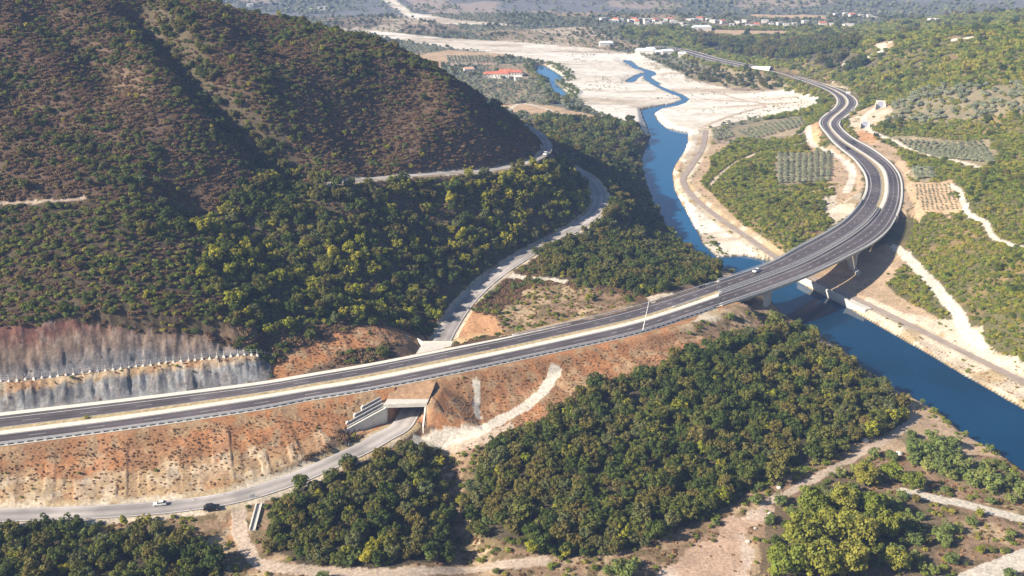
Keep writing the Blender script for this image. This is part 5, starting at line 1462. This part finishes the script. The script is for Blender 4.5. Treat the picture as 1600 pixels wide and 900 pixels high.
def place_name(p):
    px, py, _ = proj(np.array([p[:3]])); px, py = float(px[0]), float(py[0]); zid = int(p[5])
    if zid == 101: return "in the square grove left of the motorway bend"
    if zid == 102: return "in the striped grove on the right hillside"
    if zid == 103: return "in the grove near the pale river gravel"
    if zid == 104: return "in the small grove right of the motorway bend"
    if zid == 105: return "as a sapling in the pink ploughed plot right of the bridge"
    if zid == 106: return "in the distant rows above the red roofed farm"
    if zid == 2:
        if py > 820 and px < 380: return "in the wood along the bottom left corner"
        if px < 715: return "in the wood between lower road and ravine"
        if py < 480: return "in the wood behind the motorway by the river"
        return "in the large wood between motorway and reddish track"
    if zid == 3: return "in the mixed wood on the left hillside"
    if zid == 15: return "in the dark gully of the left hill"
    if zid == 13: return "on the shaded bank left of the river"
    if zid == 24: return "in the thicket around the plane trees"
    if zid == 16: return "beside the river in the lower right corner"
    if zid == 4: return "on the scrub slope right of the river" if py > 330 or px < 1330 else "on the far hillside right of the motorway"
    if zid == 25: return "in the grey olive fields high on the right hill"
    if zid == 26: return "on hills darkened by added trees beyond the far motorway"
    if zid == 27: return "on the lower heath above the rock cutting"
    if zid == 1: return "on the heath of the left hill" if py < 300 else "on the heath just above the red cliff"
    if zid == 17: return "in the rough ground by the motorway" if px < 1040 else ("on the dry bluff beside the bridge" if py < 560 else "in the rough ground of the lower right corner")
    if zid == 5: return "on the orange motorway embankment"
    if zid == 7: return "on the straw coloured slope above the lower road"
    if zid in (9, 10): return "clinging to the rock cutting"
    if zid in (18, 19): return "on the pale bare ground by river and roads"
    if zid == 8: return "in the scattered orchard by the farm"
    if zid == 11: return "on the bare foreground soil"
    return "on the valley plain"
def gn_stuff(name, kind, P):
    me = bpy.data.meshes.new(name); me.vertices.add(len(P)); me.vertices.foreach_set("co", P[:, :3].astype(np.float32).ravel())
    for an, ty, arr, fld in (("size", 'FLOAT_VECTOR', np.column_stack([P[:, 3], P[:, 3], P[:, 4]]), "vector"), ("turn", 'FLOAT', RNG.random(len(P)) * 6.283, "value"), ("pick", 'INT', RNG.integers(0, 60, len(P)), "value")):
        a_ = me.attributes.new(an, ty, 'POINT'); a_.data.foreach_set(fld, np.ascontiguousarray(arr.astype(np.int32 if ty == 'INT' else np.float32)).ravel())
    o = bpy.data.objects.new(name, me); COL.objects.link(o)
    ng = bpy.data.node_groups.new(name + "_nodes", 'GeometryNodeTree')
    ng.interface.new_socket("Geometry", in_out='INPUT', socket_type='NodeSocketGeometry'); ng.interface.new_socket("Geometry", in_out='OUTPUT', socket_type='NodeSocketGeometry')
    N, L = ng.nodes, ng.links
    gi, go = N.new("NodeGroupInput"), N.new("NodeGroupOutput")
    ip = N.new("GeometryNodeInstanceOnPoints"); ci_ = N.new("GeometryNodeCollectionInfo"); ci_.inputs["Collection"].default_value = PCOL[kind]
    ci_.inputs["Separate Children"].default_value = True; ci_.inputs["Reset Children"].default_value = True
    ip.inputs["Pick Instance"].default_value = True
    def na(n_, t):
        q = N.new("GeometryNodeInputNamedAttribute"); q.data_type = t; q.inputs["Name"].default_value = n_; return next(s for s in q.outputs if s.enabled)
    cx = N.new("ShaderNodeCombineXYZ"); L.new(na("turn", 'FLOAT'), cx.inputs[2])
    L.new(gi.outputs[0], ip.inputs["Points"]); L.new(ci_.outputs[0], ip.inputs["Instance"]); L.new(na("pick", 'INT'), ip.inputs["Instance Index"])
    L.new(cx.outputs[0], ip.inputs["Rotation"]); L.new(na("size", 'FLOAT_VECTOR'), ip.inputs["Scale"]); L.new(ip.outputs[0], go.inputs[0])
    md = o.modifiers.new("scatter", 'NODES'); md.node_group = ng
    return o
LIMIT = {'evergreen': 300, 'broadleaf': 300, 'willow': 300, 'olive': 300, 'heather': 300, 'bush': 300, 'maquis': 300}
MASS = {'evergreen': ("woodland", "dark evergreen trees massed over the hills and valley"), 'broadleaf': ("yellow_green_trees", "small yellow green trees dotted over the slopes"), 'willow': ("willow_growth", "pale willow growth along the banks"),
        'olive': ("olive_growth", "grey green olive trees of the farther groves"), 'heather': ("heath", "brown heather covering the left hill"), 'bush': ("scrub", "dark green scrub over the hillsides"), 'maquis': ("maquis", "olive green maquis covering the right hills"), 'tuft': ("dry_grass", "dry orange and straw grass tufts on the bare slopes")}
c_ = at(331, 797, 9.2); d_ = at(336, 806, 9); k_ = (hit(405, 788) + hit(394, 829)) / 2
CLEAR = [(c_[0], c_[1], 6.5), (d_[0], d_[1], 7.0), (k_[0], k_[1], 5.0)]
print("PLANTS", {k: sum(len(a_) for a_ in v) for k, v in plants.items()})
for kind, lst in plants.items():
    lst = [a_ for a_ in lst if len(a_)]
    if not lst: continue
    P = np.vstack(lst)
    keep_ = np.ones(len(P), bool)
    for cx_, cy_, rad_ in CLEAR: keep_ &= np.hypot(P[:, 0] - cx_, P[:, 1] - cy_) > rad_
    P = P[keep_]
    if kind in LIMIT:
        dist = np.sqrt(P[:, 0] ** 2 + P[:, 1] ** 2 + (P[:, 2] - CAM_H) ** 2)
        app = P[:, 3] * P[:, 4] / dist ** 2
        cand = np.argsort(-app)[:min(len(P), LIMIT[kind] * 5)]
        vis = cand[visible(P[cand])][:LIMIT[kind]]
        rest = np.ones(len(P), bool); rest[vis] = False
        nm, cat = PN[kind]
        for q, r_ in enumerate(vis):
            p = P[r_]; where = place_name(p); lab = DESC[kind] + " " + where; grp = DESC[kind].split(" ", 1)[1] + "s " + where
            mesh = PROTO[kind][q % len(PROTO[kind])]
            turn = RNG.random() * 6.28
            if kind in ('evergreen', 'broadleaf', 'willow', 'olive') and dist[r_] < 1000 and p[3] > 2.5:
                o = empty(nm, tuple(p[:3]), turn); o.scale = (p[3], p[3], p[4])
                c = bpy.data.objects.new("crown", mesh); COL.objects.link(c); c.parent = o
                t = bpy.data.objects.new("trunk", TRUNKS[q % 3]); COL.objects.link(t); t.parent = o
            else:
                o = bpy.data.objects.new(nm, mesh); COL.objects.link(o); o.location = p[:3]; o.scale = (p[3], p[3], p[4]); o.rotation_euler.z = turn
            tag(o, lab, cat, grp)
        P = P[rest]
    if len(P):
        n_, lab = MASS[kind]
        tag(gn_stuff(n_, kind, P), lab, "vegetation", None, "stuff")

# ------------------------------------------------------------------ single trees
def tree(kind, px, py, w_, h_, label, name=None):
    p = hit(px, py); o = empty(name or kind + "_tree", tuple(p - [0, 0, .1]), RNG.random() * 6.28); o.scale = (w_, w_, h_)
    c = bpy.data.objects.new("crown", PROTO[kind][tree.n % len(PROTO[kind])]); COL.objects.link(c); c.parent = o
    t = bpy.data.objects.new("trunk", TRUNKS[tree.n % 3]); COL.objects.link(t); t.parent = o
    tree.n += 1
    tag(o, label, "tree")
tree.n = 0
for px, py, w_, h_, l in ((1225, 905, 13, 12, "huge yellow green plane tree at the lower left of the plane clump"), (1278, 905, 13, 13, "huge plane tree at the bottom edge, middle of the plane clump"), (1325, 900, 11, 12, "plane tree at the bottom edge, right side of the clump"),
    (1250, 858, 13, 12, "plane tree just right of the white boulder at the track end"), (1298, 850, 13, 13, "tall plane tree in the centre of the lower right clump"), (1343, 858, 10, 12, "plane tree right of the clump centre, half shaded"),
    (1268, 812, 11, 11, "plane tree touching the end of the reddish track"), (1318, 806, 11, 11, "plane tree at the back of the clump behind the central one"), (1362, 812, 9, 12, "narrow bright plane tree on the right of the clump"),
    (1385, 842, 8, 11, "slim plane tree standing apart at the clump's right edge"), (1400, 892, 8, 8, "low rounded plane tree at the bottom right of the clump"), (1352, 758, 10, 8, "plane tree beside the river track above the clump"), (1390, 752, 9, 8, "broad low plane tree by the pale rock slab"),
    (1425, 765, 8, 7, "plane tree nearest the white track on the right"), (1175, 945, 8, 8, "plane tree cut by the bottom edge left of the clump")):
    tree('plane', px, py, w_, h_, l)
tree('broadleaf', 366, 480, 8.5, 8, "bright yellow green tree standing out on the dark left slope above the cutting")
tree('broadleaf', 195, 822, 3.2, 4.0, "small lone green tree on the verge of the lower road")
tree('broadleaf', 135, 654, 2.0, 1.4, "small green shrub growing in the motorway median")
tree('broadleaf', 1360, 685, 6.5, 7, "yellow green tree at the right edge of the large wood")
tree('broadleaf', 1391, 662, 7, 7, "olive toned tree at the river corner of the large wood")
tree('willow', 975, 905, 9, 8, "pale grey green tree at the bottom edge below the large wood")
tree('broadleaf', 1128, 788, 6, 6.5, "yellow green tree above the reddish track at the wood's lower edge")
